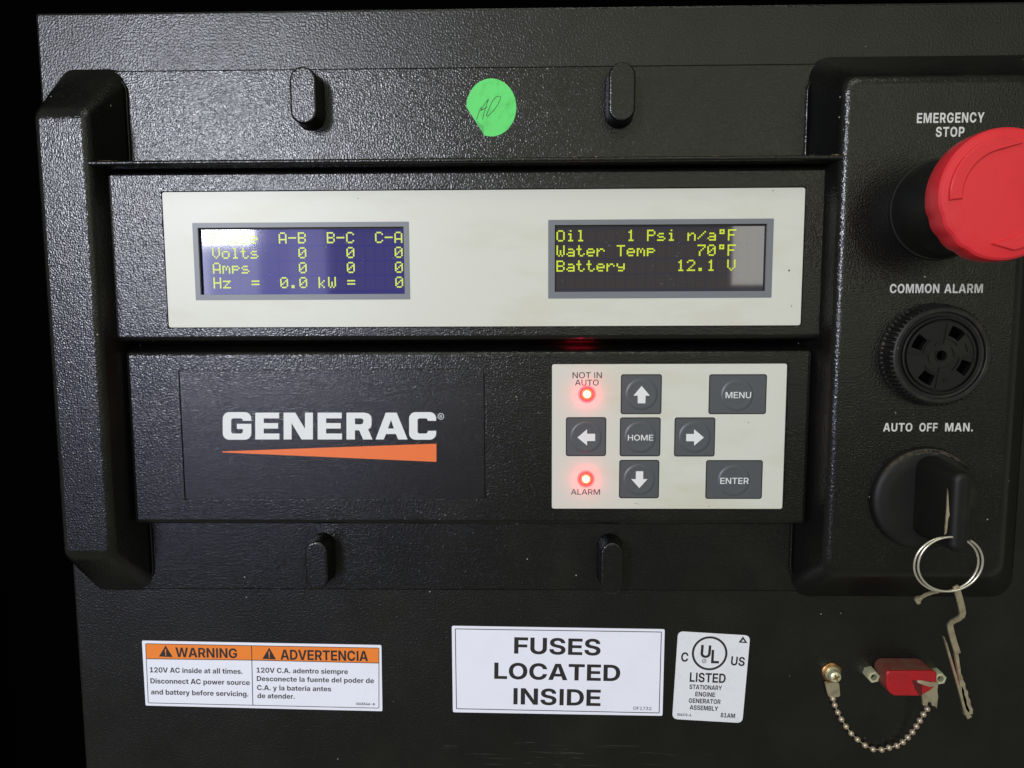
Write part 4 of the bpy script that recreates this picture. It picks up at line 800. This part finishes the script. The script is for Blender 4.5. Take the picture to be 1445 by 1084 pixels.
def led(px, py):
    c = at(px, py, HK)
    mb = MB(); mb.lathe(c[0], c[1], [(7.8, HP), (7.4, HP + .5), (6.2, HP + .9), (4.6, HP + 1.0)], 32)
    o = mb.build('indicator_light', MT['led_rim'], unit, angle=80, label='lit red indicator light in the keypad')
    for r0, r1, z_, m_ in ((12.2, 9.9, .12, 'led_halo_edge'), (10.0, 7.2, .2, 'led_halo')):
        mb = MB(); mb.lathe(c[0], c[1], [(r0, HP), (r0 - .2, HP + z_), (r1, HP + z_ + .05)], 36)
        mb.build('painted_halo', MT[m_], o)  # glowing rings stand in for the bloom around the lens
    mb = MB(); mb.lathe(c[0], c[1], [(5.2, HP + .8), (4.6, HP + 1.7), (2.8, HP + 2.3), (.01, HP + 2.6)], 24)
    mb.build('lens', MT['led'], o, angle=80)
    l = bpy.data.lights.new('indicator_glow', 'POINT'); l.energy = 0.0026; l.color = (1.0, 0.0, 0.05); l.shadow_soft_size = 1.5 * S
    lo = bpy.data.objects.new('indicator_glow', l); col.objects.link(lo); lo.location = W(c[0], c[1], HK + 6.5)
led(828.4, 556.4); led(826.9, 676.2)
# red light leaking from the lamp board into the groove above the keypad
c = at(818, 487, 30)
l = bpy.data.lights.new('groove_glow', 'AREA'); l.shape = 'RECTANGLE'; l.size = 34 * S; l.size_y = 3 * S
l.energy = 0.0045; l.color = (1.0, 0.01, 0.04)
lo = bpy.data.objects.new('groove_glow', l); col.objects.link(lo); lo.location = W(c[0], c[1], 30); lo.rotation_euler = (radians(90), 0, 0)

# ---- moulded pegs
def peg(x0, x1, y0, y1, hh):
    a = at(x0, (y0 + y1) / 2, hh)[0]; b = at(x1, (y0 + y1) / 2, hh)[0]
    zt = at(x0, y0, hh)[1]; zb = at(x0, y1, hh)[1]
    x = (a + b) / 2; r = (b - a) / 2
    mb = MB()
    rings = [(capsule(x, zb - 2, zt + 2, r + 2.6), HF - 1), (capsule(x, zb - 1.4, zt + 1.4, r + 1.6), HF + 1.5), (capsule(x, zb, zt, r + .6), HF + 4)]
    for k in range(5):
        t = pi / 2 * k / 4; i = 3.2 * (1 - cos(t))
        rings.append((capsule(x, zb + i, zt - i, r - i), hh - 3.2 + 3.2 * sin(t)))
    mb.loft(rings); mb.build('mounting_peg', P, unit)
peg(408.5, 446.5, 93.5, 175, 38); peg(859, 897, 87, 171.5, 38); peg(430.5, 462, 764.5, 833.5, 42); peg(847.5, 880, 766, 839, 42)

# ---- printed names on the switch housing
z5 = zoomer(1080, 0, 3.871); z6 = zoomer(1080, 360, 3.871); HT = HR + .12
line(unit, MT['panel_print'], 'EMERGENCY', z5(827, 673), z5(1195, 669), 13.2, HT, 'B', 60)
line(unit, MT['panel_print'], 'STOP', z5(930, 748), z5(1086, 747), 13.0, HT, 'B', 60)
line(unit, MT['panel_print'], 'COMMON', z6(679, 208), z6(949, 207.5), 12.5, HT, 'B', 40)
line(unit, MT['panel_print'], 'ALARM', z6(976, 208), z6(1187, 207), 12.5, HT, 'B', 40)
line(unit, MT['panel_print'], 'AUTO', z6(643, 963.5), z6(802, 963.5), 12.0, HT, 'B', 50)
line(unit, MT['panel_print'], 'OFF', z6(840, 963.5), z6(940, 963.5), 12.0, HT, 'B', 50)
line(unit, MT['panel_print'], 'MAN.', z6(981, 963.5), z6(1133, 963), 12.0, HT, 'B', 50)

# ================================================================ EMERGENCY STOP
bx, bz = at(1330, 295, 82)
est = thing('emergency_stop_button', 'big red mushroom emergency stop button on a black collar, cut by the picture edge', 'emergency stop', (bx, bz, HR))
mb = MB()
mb.lathe(bx, bz, [(63.8, HR - .5), (63.8, HR + 4), (63.1, HR + 5), (61.5, HR + 5.2), (60.6, HR + 7), (58, HR + 30), (52, HR + 104)], 72)
mb.build('collar', MT['smooth_black'], est)
H0 = 176; H1 = 206; R1 = 72.4
def scal(t, r, h):
    d = math.degrees(t) % 180
    if 9 < d < 69 and r > 50:
        return 1 - .020 * (.5 - .5 * cos(radians((d - 9) * 18))) ** 1.5
    return 1.0
mb = MB()
mb.lathe(bx, bz, [(40, H0 - 12), (R1 - 10, H0 - 8), (R1 - 2, H0 - 3), (R1, H0 + 2), (R1 + .2, H1 - 7), (R1 - .8, H1 - 3), (R1 - 3.2, H1 - .8), (R1 - 7, H1), (R1 - 20, H1 + .9), (.01, H1 + 1.6)], 144, scal)
head = mb.build('button_head', MT['red'], est, angle=30)
def arrow(a0, tip):
    ro, ri = .86 * R1, .665 * R1
    a1 = tip + 24
    P_ = [(ro * cos(radians(a0 + (a1 - a0) * k / 14)), ro * sin(radians(a0 + (a1 - a0) * k / 14))) for k in range(15)]
    h_ = [(.92 * R1 * cos(radians(a1 + 2)), .92 * R1 * sin(radians(a1 + 2))), (.77 * R1 * cos(radians(tip)), .77 * R1 * sin(radians(tip))), (.57 * R1 * cos(radians(a1 + 2)), .57 * R1 * sin(radians(a1 + 2)))]
    Q_ = [(ri * cos(radians(a1 + (a0 - a1) * k / 14)), ri * sin(radians(a1 + (a0 - a1) * k / 14))) for k in range(15)]
    def sh(d):
        pts = [(bx + x, bz + z) for x, z in P_ + h_[1:2] + Q_]
        c_ = (bx + .76 * R1 * cos(radians((a0 + a1) / 2)), bz + .76 * R1 * sin(radians((a0 + a1) / 2)))
        o_ = []
        N = len(pts)
        for i in range(N):
            p = Vector(pts[i]); t = (Vector(pts[(i + 1) % N]) - Vector(pts[i - 1])).normalized()
            nn = Vector((t.y, -t.x))
            o_.append((p.x + nn.x * d, p.y + nn.y * d))
        return o_
    mb = MB()
    r1 = mb.ring(sh(-.2), H1 - .5); r2 = mb.ring(sh(0), H1 + 3.0); r3 = mb.ring(sh(1.2), H1 + 3.9)
    mb.bridge(r1, r2); mb.bridge(r2, r3); mb.fill([sh(1.2)], H1 + 3.9, 'wind')
    mb.build('arrow_emboss', MT['red'], head, angle=30)
arrow(186, 76); arrow(6, -104)

# ================================================================ ALARM BUZZER
ax_, az_ = at(1316, 500.5, HR + 3)
buz = thing('alarm_buzzer', 'round black alarm buzzer with a ribbed rim and slotted face under the words COMMON ALARM', 'buzzer', (ax_, az_, HR))
HA = 98
mb = MB()
NT = 64
def knurl(t, r, h):
    return 1 + (.026 if (HR + 2 < h < HA - 3 and r > 60) else 0) * (1 if int(t / (2 * pi) * NT * 4) % 4 < 2 else -1)
mb.lathe(ax_, az_, [(66.5, HR - .5), (66.5, HR + 1.6), (65.4, HR + 2.6), (62.6, HA - 3.4), (61.4, HA - 1.2), (59.6, HA), (56, HA), (55, HA - .8), (54.6, HA - 5), (52, HA - 5.5)], NT * 4, knurl)
mb.build('ribbed_rim', MT['dusty_black'], buz, angle=25)
mb = MB()
mb.lathe(ax_, az_, [(54.8, HA - 6), (50, HA - 6), (49.4, HA - 1.4), (48.6, HA - .8), (47.2, HA - .8), (46.6, HA - 1.4), (46.4, HA - 7), (44, HA - 7.2)], 96)
mb.build('inner_ring', MT['smooth_black'], buz, angle=25)
slots = []
for ca in (58, 150, 239, 333):
    r0, r1_ = 26.5, 40; w0, w1 = 16.5, 14
    l = [(ax_ + r0 * cos(radians(ca + w0 * k)), az_ + r0 * sin(radians(ca + w0 * k))) for k in (-1, 0, 1)]
    l += [(ax_ + r1_ * cos(radians(ca + w1 * k)), az_ + r1_ * sin(radians(ca + w1 * k))) for k in (1, .33, -.33, -1)]
    slots.append(l)
hole = circ(ax_, az_, 6.4, 24)
mb = MB()
mb.fill([circ(ax_, az_, 43.6, 72), hole] + slots, HA - 2.6)
for l in slots + [hole]: mb.wall(l, HA - 2.6, HA - 12)
mb.wall(circ(ax_, az_, 43.6, 72), HA - 2.6, HA - 9)
face = mb.build('slotted_face', MT['smooth_black'], buz)
mb = MB(); mb.fill([circ(ax_, az_, 46, 48)], HA - 12); mb.build('sounder_cavity', MT['hole'], buz)
mb = MB()
def rib(r, a0, a1, w=.9):
    pts = [(ax_ + (r + w) * cos(radians(a0 + (a1 - a0) * k / 10)), az_ + (r + w) * sin(radians(a0 + (a1 - a0) * k / 10))) for k in range(11)]
    pts += [(ax_ + (r - w) * cos(radians(a1 + (a0 - a1) * k / 10)), az_ + (r - w) * sin(radians(a1 + (a0 - a1) * k / 10))) for k in range(11)]
    mb.slab([pts], HA - 3, HA - .7)
def spoke(a, r0, r1_, w=.8):
    ca, sa = cos(radians(a)), sin(radians(a))
    mb.slab([[(ax_ + r0 * ca - w * sa, az_ + r0 * sa + w * ca), (ax_ + r1_ * ca - w * sa, az_ + r1_ * sa + w * ca), (ax_ + r1_ * ca + w * sa, az_ + r1_ * sa - w * ca), (ax_ + r0 * ca + w * sa, az_ + r0 * sa - w * ca)]], HA - 3, HA - .8)
for ca in (58, 150, 239, 333):
    rib(23.4, ca - 24, ca + 24)
    spoke(ca + 24, 15, 42)
    rib(16, ca + 30, ca + 66, .8)
rib(41.2, 348, 402, .7); rib(33, 8, 26, .7); rib(30.5, 276, 288, .7); rib(33.5, 276, 288, .7)
mb.lathe(ax_, az_, [(8.6, HA - 3), (8.4, HA - 1.4), (6.9, HA - 1.4), (6.7, HA - 3)], 28)
mb.build('raised_ribs', MT['smooth_black'], buz)

# ================================================================ SELECTOR SWITCH
sx_, sz_ = at(1304.5, 704, HR + 6)
sel = thing('selector_switch', 'round black rotary selector switch with a raised grip under AUTO OFF MAN.', 'switch', (sx_, sz_, HR))
mb = MB()
mb.lathe(sx_, sz_, [(69, HR - .5), (69, HR + 5), (68, HR + 8), (65, HR + 10.5), (60, HR + 11.5), (48, HR + 12.5), (.01, HR + 13)], 96)
mb.build('knob_base', MT['smooth_black'], sel)
mb = MB(); rnd = random.Random(8)
aa = [radians(38 + 112 * k / 40) for k in range(41)]
ro_ = [(sx_ + (67.4 + rnd.uniform(-.4, .2)) * cos(a), sz_ + (67.4 + rnd.uniform(-.4, .2)) * sin(a)) for a in aa]
ri_ = [(sx_ + (67.2 - 6.5 * sin(pi * k / 40) ** .7 * rnd.uniform(.6, 1.1)) * cos(a), sz_ + (67.2 - 6.5 * sin(pi * k / 40) ** .7 * rnd.uniform(.6, 1.1)) * sin(a)) for k, a in enumerate(aa)]
i = len(mb.v)
for p, r_ in ((ro_, HR + 9.2), (ri_, HR + 11.6)): mb.v += [(x, z, r_) for x, z in p]
for k in range(40): mb.f.append((k, k + 1, 42 + k, 41 + k))
mb.build('rim_dust', MT['rim_dust'], sel)
HG = 158
g0x, g0z = at(1298, 643, HR + 12); g1x, g1z = at(1325, 760, HR + 12)
gf = rpx((1347, 668), (1372, 668), (1370, 779), (1343, 782), HG)
mb = MB()
bevel_block(mb, (gf[0] - 9, gf[1] - 3, gf[2] + 9, gf[3] + 6), HR + 11, gf, HG, 17, 11, 7, steps=6, n=8)
mb.build('grip', MT['smooth_black'], sel)
# key in the grip, seen edge on
kp = [at(1337.6, 690, HG + 2), at(1339.4, 722, HG + 2), at(1340.2, 727, HG + 2), at(1338.4, 731, HG + 2), at(1336.0, 752, HG + 2), at(1333.2, 755, HG + 2), at(1335.8, 722, HG + 2)]
mb = MB(); mb.slab([[p for p in kp]], HG + .2, HG + 2)
ins = mb.build('switch_key', MT['tarnish'], None, (kp[0][0], kp[0][1], HG))
tag(ins, 'thin tan edge of the key standing in the selector switch grip', 'key')

# ================================================================ KEY RING AND KEYS
rcx, rcz = at(1337.5, 796.5, 152)
rg = (at(1384, 796, 152)[0] - at(1291, 796, 152)[0]) / 2
rgz = (at(1337, 754.5, 152)[1] - at(1337, 838.5, 152)[1]) / 2
mb = MB(); pts = []
for k in range(133):
    t = 2 * pi * k / 66 + radians(60)
    f = k / 132
    off = (f - .5) * 7.5
    pts.append((rcx + (rg - 2.4) * cos(t) + off * .85, rcz + (rgz - 2.2) * sin(t) + off * .35, 152 + 3 * sin(t) + off * .9))
mb.tube(pts, 1.35, 8)
o = mb.build('key_ring', MT['nickel'], None, (rcx, rcz, 152), angle=80)
tag(o, 'double wire split ring hanging from the selector switch key', 'key ring')

kz = zoomer(1270, 740, 3.869)
key = thing('hanging_key', 'long bent flat metal key hanging from the split ring, its jagged blade down', 'key', (*at(1345, 826, 140), 140))
def K3(x, y, h): p = at(*kz(x, y), h); return (p[0], p[1], h)
mb = MB()
cl = [(300, 336, 148), (309, 352, 148.5), (323, 400, 146), (336, 452, 142), (341, 484, 140), (336, 502, 138), (318, 516, 134), (286, 532, 128), (272, 548, 125), (276, 575, 124), (290, 630, 122), (314, 704, 120)]
mb.strip([K3(*c) for c in cl], [6.5, 7.4, 7.6, 7.6, 7.6, 7.2, 6.6, 6.4, 7, 7.4, 7.4, 7.2], 2.6)
bow = mb.build('bow', MT['tarnish'], key, angle=25)
mb = MB(); rnd = random.Random(11)
for k in range(11):
    f = k / 10; p = K3(306 + 24 * f + rnd.uniform(-3, 3), 372 + 84 * f, 149.6 - 7 * f)
    mb.sphere(p, rnd.uniform(.5, .9), 6, 4, (1, 1.4, .5))
o = mb.build('stamped_marks', MT['rust'], bow); o['kind'] = 'stuff'
mb = MB()
Lf = [(299, 708), (307, 745), (315, 790), (321, 830), (327, 872), (334, 912), (341, 952), (347, 990), (352, 1042)]
Rt = [(397, 1036), (398, 1010), (387, 990), (384, 960), (372, 940), (372, 915), (358, 895), (356, 870), (345, 850), (342, 832), (332, 812), (331, 790), (326, 760), (319, 708)]
pl = [at(*kz(x, y), 112) for x, y in Lf + Rt]
mb.slab([pl], 108, 112)
mb.build('blade', MT['tarnish'], key)
mb = MB()
mb.strip([K3(236, 612, 117), (K3(250, 650, 116)), (K3(300, 820, 114)), (K3(352, 1010, 113)), (K3(378, 1054, 112))], [1.0, 2.2, 2.5, 3.0, 6.5], 3)
mb.build('blade_edge', MT['tarnish'], key)
mb = MB()
dk = [(338, 880), (350, 905), (352, 930), (362, 955), (366, 985), (380, 1015), (372, 1040), (358, 1020), (350, 985), (346, 950), (338, 915)]
mb.fill([[at(*kz(x, y), 112.2) for x, y in dk]], 112.2)
mb.build('blade_groove', MT['hole'], key)

k2 = thing('small_key', 'small thin key seen edge on at the lower left of the split ring', 'key', (*at(1310, 842, 140), 140))
mb = MB(); mb.strip([K3(215, 368, 146), K3(180, 371, 142), K3(140, 385, 136), K3(112, 402, 132)], [1.2, 2.2, 2.2, 2.4], 4)
mb.build('blade', MT['tarnish'], k2)
mb = MB(); mb.strip([K3(116, 400, 132), K3(98, 408, 131), K3(84, 418, 130)], [3.5, 7, 4], 4); mb.sphere(K3(100, 422, 130), 3.0, 10, 6, (1.1, 1.3, 1))
mb.build('tip', MT['tarnish'], k2)

# ================================================================ CAP, CHAIN, SCREW AND STANDOFFS
cz = zoomer(1130, 900, 5.352)
def C2(x, y, h): return at(*cz(x, y), h)
scx, scz = C2(238, 268, 3)
scr = thing('panel_screw', 'rusty cross head screw and washer holding the left end of the bead chain', 'screw', (scx, scz, 0))
mb = MB(); mb.lathe(scx, scz, [(14.4, .1), (14.4, 1.4), (13.2, 2.4), (7, 2.6)], 40, lambda t, r, h: 1 + .025 * sin(5 * t))
mb.build('washer', MT['rust'], scr)
mb = MB(); mb.lathe(scx, scz, [(8.6, 5.2), (8.6, 13), (7.6, 15.5), (5, 17), (2.6, 17.3)], 28); mb.fill([circ(scx, scz, 2.6, 12)], 15)
hd_ = mb.build('screw_head', MT['zinc'], scr)
mb = MB()
for a in (25, 115):
    ca, sa = cos(radians(a)), sin(radians(a))
    mb.slab([[(scx - 5 * ca - 1.1 * -sa, scz - 5 * sa - 1.1 * ca), (scx + 5 * ca - 1.1 * -sa, scz + 5 * sa - 1.1 * ca), (scx + 5 * ca + 1.1 * -sa, scz + 5 * sa + 1.1 * ca), (scx - 5 * ca + 1.1 * -sa, scz - 5 * sa + 1.1 * ca)]], 16 + a * .001, 17.5 + a * .001)
mb.build('cross_slot', MT['rust'], hd_)

chain = thing('bead_chain', 'tarnished bead chain looping from the rusty screw to the red cap', 'chain', (*C2(250, 400, 3), 3))
mb = MB()
p = [C2(x, y, 6) for x, y in ((182, 338), (288, 340), (297, 432), (288, 446), (215, 447), (206, 436))]
mb.slab([roundpoly(p, 2)], 2.7, 6.5)
mb.lathe(scx, scz, [(11, 2.7), (11, 5.0), (6, 5.2)], 28)
mb.build('end_tab', MT['tarnish'], chain)
bd = [(243, 460, 6), (257, 508, 5), (280, 563, 5), (307, 615, 5), (342, 670, 5), (381, 722, 5), (428, 768, 5), (485, 812, 5), (545, 842, 5), (610, 845, 5), (667, 830, 6), (725, 815, 7), (770, 788, 8.5), (808, 752, 10), (843, 712, 12), (873, 668, 14), (899, 625, 17), (926, 578, 20), (955, 537, 23)]
B3 = [(*C2(x, y, h), h) for x, y, h in bd]
proto = None
for i, b in enumerate(B3):
    if proto is None:
        mb = MB(); mb.sphere((ORG[chain.name][0], ORG[chain.name][1], ORG[chain.name][2]), 4.3, 12, 8)
        proto = mb.build('bead', MT['bead'], chain, angle=80); e = proto
    else:
        e = proto.copy(); col.objects.link(e); e.parent = chain
    d_ = Vector(W(*b)) - Vector(W(*ORG[chain.name])); e.location = d_
mb = MB(); mb.tube([(x, z, h) for x, z, h in B3], .9, 6); mb.build('link_wire', MT['bead'], chain, angle=80)
mb = MB()
tb_ = [C2(x, y, 33) for x, y in ((905, 345), (935, 362), (985, 372), (1036, 352), (1030, 400), (1036, 440), (1026, 532), (1010, 515), (990, 512), (985, 485), (960, 485), (955, 512), (922, 510), (914, 420))]
mb.slab([tb_], 30.5, 33.5)
mb.build('end_tab', MT['tarnish'], chain)
mb = MB(); mb.strip([(*C2(870, 326, 33), 33), (*C2(905, 333, 36), 36), (*C2(975, 352, 37), 37), (*C2(1034, 345, 33), 33)], [2, 5, 7, 4], 2)
mb.build('tab_curl', MT['tarnish'], chain)

cap_front = [cz(x, y) for x, y in ((655, 252), (1010, 252), (1030, 270), (1026, 350), (985, 395), (905, 440), (700, 438), (668, 415), (648, 375), (645, 275))]
cap_back = [cz(x, y) for x, y in ((610, 172), (905, 174), (945, 195), (975, 240), (985, 330), (860, 385), (650, 380), (600, 350), (570, 300), (575, 205))]
ce = C2(830, 330, 4)
cap = thing('connector_cap', 'red rubber dust cap with a dusty top, between two hex standoffs', 'cap', (*ce, 0))
F_ = roundpoly(pxs(cap_front, 34), 3, 3); B_ = roundpoly(pxs(cap_back, 8), 3, 3)
cF = Vector((sum(p[0] for p in F_) / len(F_), sum(p[1] for p in F_) / len(F_)))
def shrink(pts, k): return [tuple(cF + (Vector(p) - cF) * k) for p in pts]
mb = MB(); mb.loft([(B_, 1), (B_, 8), ([tuple(Vector(a).lerp(Vector(b), .93)) for a, b in zip(B_, F_)], 31)], cap=False)
mb.build('cap_side', MT['red_dusty'], cap)
mb = MB(); mb.loft([([tuple(Vector(a).lerp(Vector(b), .93)) for a, b in zip(B_, F_)], 31), (F_, 33), (shrink(F_, .97), 34.2), (shrink(F_, .93), 34.6)])
mb.build('cap_face', MT['red_cap'], cap)
mb = MB(); mb.fill([[C2(x, y, 34.8) for x, y in ((838, 318), (905, 332), (918, 352), (916, 436), (896, 440), (868, 398))]], 34.8)  # notch shadow painted on as a flat dark red patch
mb.build('cap_notch_shade', MT['red_shade'], cap)

def standoff(px, py, label):
    x, z = C2(px, py, 17)
    t = thing('hex_standoff', label, 'standoff', (x, z, 0), 'hex standoffs beside the red cap')
    hx = lambda r, a=12: [(x + r * cos(radians(60 * k + a)), z + r * sin(radians(60 * k + a))) for k in range(6)]
    mb = MB()
    outer = hx(9.2); inn = circ(x, z, 4.6, 18)
    mb.loft([(outer, 0.1), (outer, 16), (hx(8.4), 17)], cap=False)
    mb.fill([hx(8.4), inn], 17); mb.wall(inn, 17, 8)
    mb.build('hex_body', MT['zinc'], t)
    mb = MB(); mb.fill([circ(x, z, 4.6, 18)], 8); mb.build('thread_bore', MT['hole'], t)
standoff(553, 300, 'pale hex standoff left of the red cap')
standoff(1056, 312, 'pale hex standoff tucked behind the right end of the red cap')

# ================================================================ STICKERS
def sticker(name, corners, m, label, cat, r, h=0.6, n=5):
    a, b, c, d = pxs(corners, h)
    mb = MB(); mb.slab([roundpoly([a, b, c, d], r, n)], 0.05, h)
    o = mb.build(name, m, None, (a[0], a[1], 0))
    return tag(o, label, cat)
def qring(mb, cs, w, h, r=1.2):
    """printed outline inside four pixel corners"""
    a = [Vector(p) for p in pxs(cs, h)]
    c = sum(a, Vector((0, 0))) / 4
    inner = []
    for i in range(4):
        p = a[i]; u = (a[i - 1] - p).normalized(); v = (a[(i + 1) % 4] - p).normalized()
        inner.append(tuple(p + (u + v) * w))
    mb.fill([roundpoly([tuple(p) for p in a], r), roundpoly(inner, max(r - w, .3))], h)

w = zoomer(180, 880, 3.6125); hI = .72
st = sticker('warning_label', [w(73, 87), w(1294, 110), w(1299, 447), w(92, 418)], MT['paper'],
             'orange headed bilingual WARNING and ADVERTENCIA label at the lower left of the panel', 'label', 2.2)
mb = MB(); mb.fill([pxs([w(92, 103), w(631, 113.5), w(633, 186), w(96, 179)], hI), pxs([w(633, 113.5), w(1281, 125), w(1281, 202), w(635, 186)], hI)], hI - .06)
hdr = mb.build('orange_header', MT['warn_orange'], st)
mb = MB(); qring(mb, [w(90, 101), w(1283, 123.5), w(1283, 433), w(104, 406)], .95, hI + .03, 2.2)
mb.fill([pxs([w(96, 178), w(634, 185), w(1281, 200), w(1281, 203.4), w(634, 188.4), w(96, 181.5)], hI)], hI + .06)
mb.fill([pxs([w(630, 112), w(633.6, 112), w(640.6, 416), w(637, 416)], hI)], hI + .09)
mb.build('border_line', MT['ink'], st)
line(st, MT['ink'], 'WARNING', w(245, 171), w(559, 177), 15.0, hI + .08)
line(st, MT['ink'], 'ADVERTENCIA', w(780, 184), w(1226, 192), 15.6, hI + .08)
tri = []
for A, B_, C_ in (((194, 112), (230, 171), (160, 168)), ((722, 123), (757, 183), (687, 180))):
    mb = MB(); mb.fill([roundpoly(pxs([w(*A), w(*B_), w(*C_)], hI), .8)], hI + .08)
    tri.append(mb.build('warning_triangle', MT['ink'], st))
for k, (xa, ya) in enumerate(((191.5, 163), (719.5, 175))):
    mb = MB(); set_text(mb, '!', w(xa, ya), w(xa + 6.5, ya), 10.0, hI + .13)
    mb.build('exclamation_mark', MT['warn_orange'], tri[k])
for s_, a, b, cp in (('120V AC inside at all times.', (114, 249), (586, 257), 8.0), ('Disconnect AC power source', (117, 305), (623, 314), 8.0), ('and battery before servicing.', (120, 361), (616, 372), 8.0),
                     ('120V C.A. adentro siempre', (658, 250), (1123, 258), 7.8), ('Desconecte la fuente del poder de', (659, 293), (1256, 304), 7.8), ('C.A. y la bateria antes', (660, 339), (1038, 346), 7.8), ('de atender.', (662, 380), (852, 384), 7.8),
                     ('0G3546-A', (1166, 415.5), (1262, 417), 3.8)):
    line(st, MT['soft_ink'], s_, w(*a), w(*b), cp, hI + .06)

w = zoomer(620, 860, 3.1413)
st = sticker('fuses_label', [w(55, 73), w(999, 88), w(989, 472), w(60, 456)], MT['paper'],
             'white label with a black border reading FUSES LOCATED INSIDE', 'label', 2.6)
mb = MB(); qring(mb, [w(69, 85), w(986, 99), w(976, 461), w(74, 442)], 1.15, hI)
mb.build('border_line', MT['ink'], st)
line(st, MT['ink'], 'FUSES', w(331, 196), w(714, 205), 25.2, hI)
line(st, MT['ink'], 'LOCATED', w(243, 308), w(801, 319), 25.2, hI)
line(st, MT['ink'], 'INSIDE', w(328, 421), w(714, 429), 25.4, hI)
line(st, MT['ink'], 'OF1732', w(859, 445), w(940, 447), 4.9, hI, 'R')

st = sticker('certification_label', [w(1058, 97), w(1378, 116), w(1343, 504), w(1032, 486)], MT['ul_paper'],
             'small grey white rounded certification label marked LISTED, right of the fuses label', 'label', 8.5)
mb = MB()
c = at(*w(1198, 195), hI); mb.fill([circ(c[0], c[1], 26.0, 56), circ(c[0], c[1], 22.8, 56)], hI)
c = at(*w(1174, 229), hI); mb.fill([circ(c[0], c[1], 3.3, 20), circ(c[0], c[1], 2.5, 20)], hI)
for s_, a, b, cp in (('U', (1156, 213), (1201, 216), 19.2), ('L', (1204, 239), (1239, 240), 20.5), ('C', (1070, 231), (1102, 233), 14.3), ('US', (1291, 247), (1352, 252), 13.6),
                     ('LISTED', (1109, 321), (1268, 327), 14.4), ('STATIONARY', (1108, 353), (1252, 359), 7.0), ('ENGINE', (1134, 385), (1222, 389), 7.0), ('GENERATOR', (1105, 414), (1246, 420), 7.0), ('ASSEMBLY', (1109, 444), (1235, 451), 7.0),
                     ('81AM', (1246, 478), (1310, 482), 6.8), ('006375-A', (1054, 471), (1116, 475), 3.7)):
    line(st, MT['ink'], s_, w(*a), w(*b), cp, hI + .03)
set_text(mb, 'R', w(1171, 233), w(1178, 233.5), 2.7, hI + .02, 'R')
mb.build('ring_mark', MT['ink'], st)
mb = MB(); mb.fill([pxs([w(1346, 120), w(1366, 150), w(1326, 147)], hI), pxs([w(1346, 133), w(1354, 144), w(1339, 143)], hI)], hI)
mb.build('triangle_mark', MT['ink'], st)

# green dot
w = zoomer(640, 90, 5.161); hG = HF
gc = at(*w(275, 320), hG)
pts = [(gc[0] + 34.0 * cos(2 * pi * k / 96), gc[1] + 38.2 * sin(2 * pi * k / 96)) for k in range(96)]
for q0, q1 in (((112, 345), (222, 517)),):
    fa = Vector(at(*w(*q0), hG)); fb_ = Vector(at(*w(*q1), hG))
    n_ = Vector((fb_.y - fa.y, -(fb_.x - fa.x))).normalized()
    if (Vector(gc) - fa).dot(n_) < 0: n_ = -n_
    pts = [tuple(Vector(p) - n_ * min(0, (Vector(p) - fa).dot(n_))) for p in pts]
mb = MB(); mb.slab([pts], hG + .05, hG + .5, 'wind')
gs_ = mb.build('green_sticker', MT['green'], None, (gc[0], gc[1], hG))
tag(gs_, 'round green sticker with handwritten initials and a folded lower left edge', 'sticker')
mb = MB()
e0, e1 = Vector(at(*w(160, 405), hG)), Vector(at(*w(220, 517), hG))
u_ = (e1 - e0)
mb.v += [(e0.x, e0.y, hG + .6), (e1.x, e1.y, hG + .6), (*(e0 + u_ * .55 + n_ * 4.5), hG + 1.6)]
mb.f.append((0, 1, 2)); mb.build('folded_edge', MT['green_dark'], gs_)
mb = MB()
for st_ in ([(168, 408), (186, 352), (204, 312), (200, 345), (222, 300), (252, 262), (256, 258), (244, 290), (224, 350), (212, 408)], [(196, 344), (222, 330), (246, 316)],
            [(238, 378), (262, 320), (286, 268), (310, 244), (332, 236), (343, 242), (338, 268), (318, 306), (290, 345), (262, 372), (246, 384), (238, 378)]):
    mb.tube([(*at(*w(*p), hG), hG + .55) for p in st_], .42, 6, flat=.4)
mb.build('handwriting', MT['pen'], gs_)
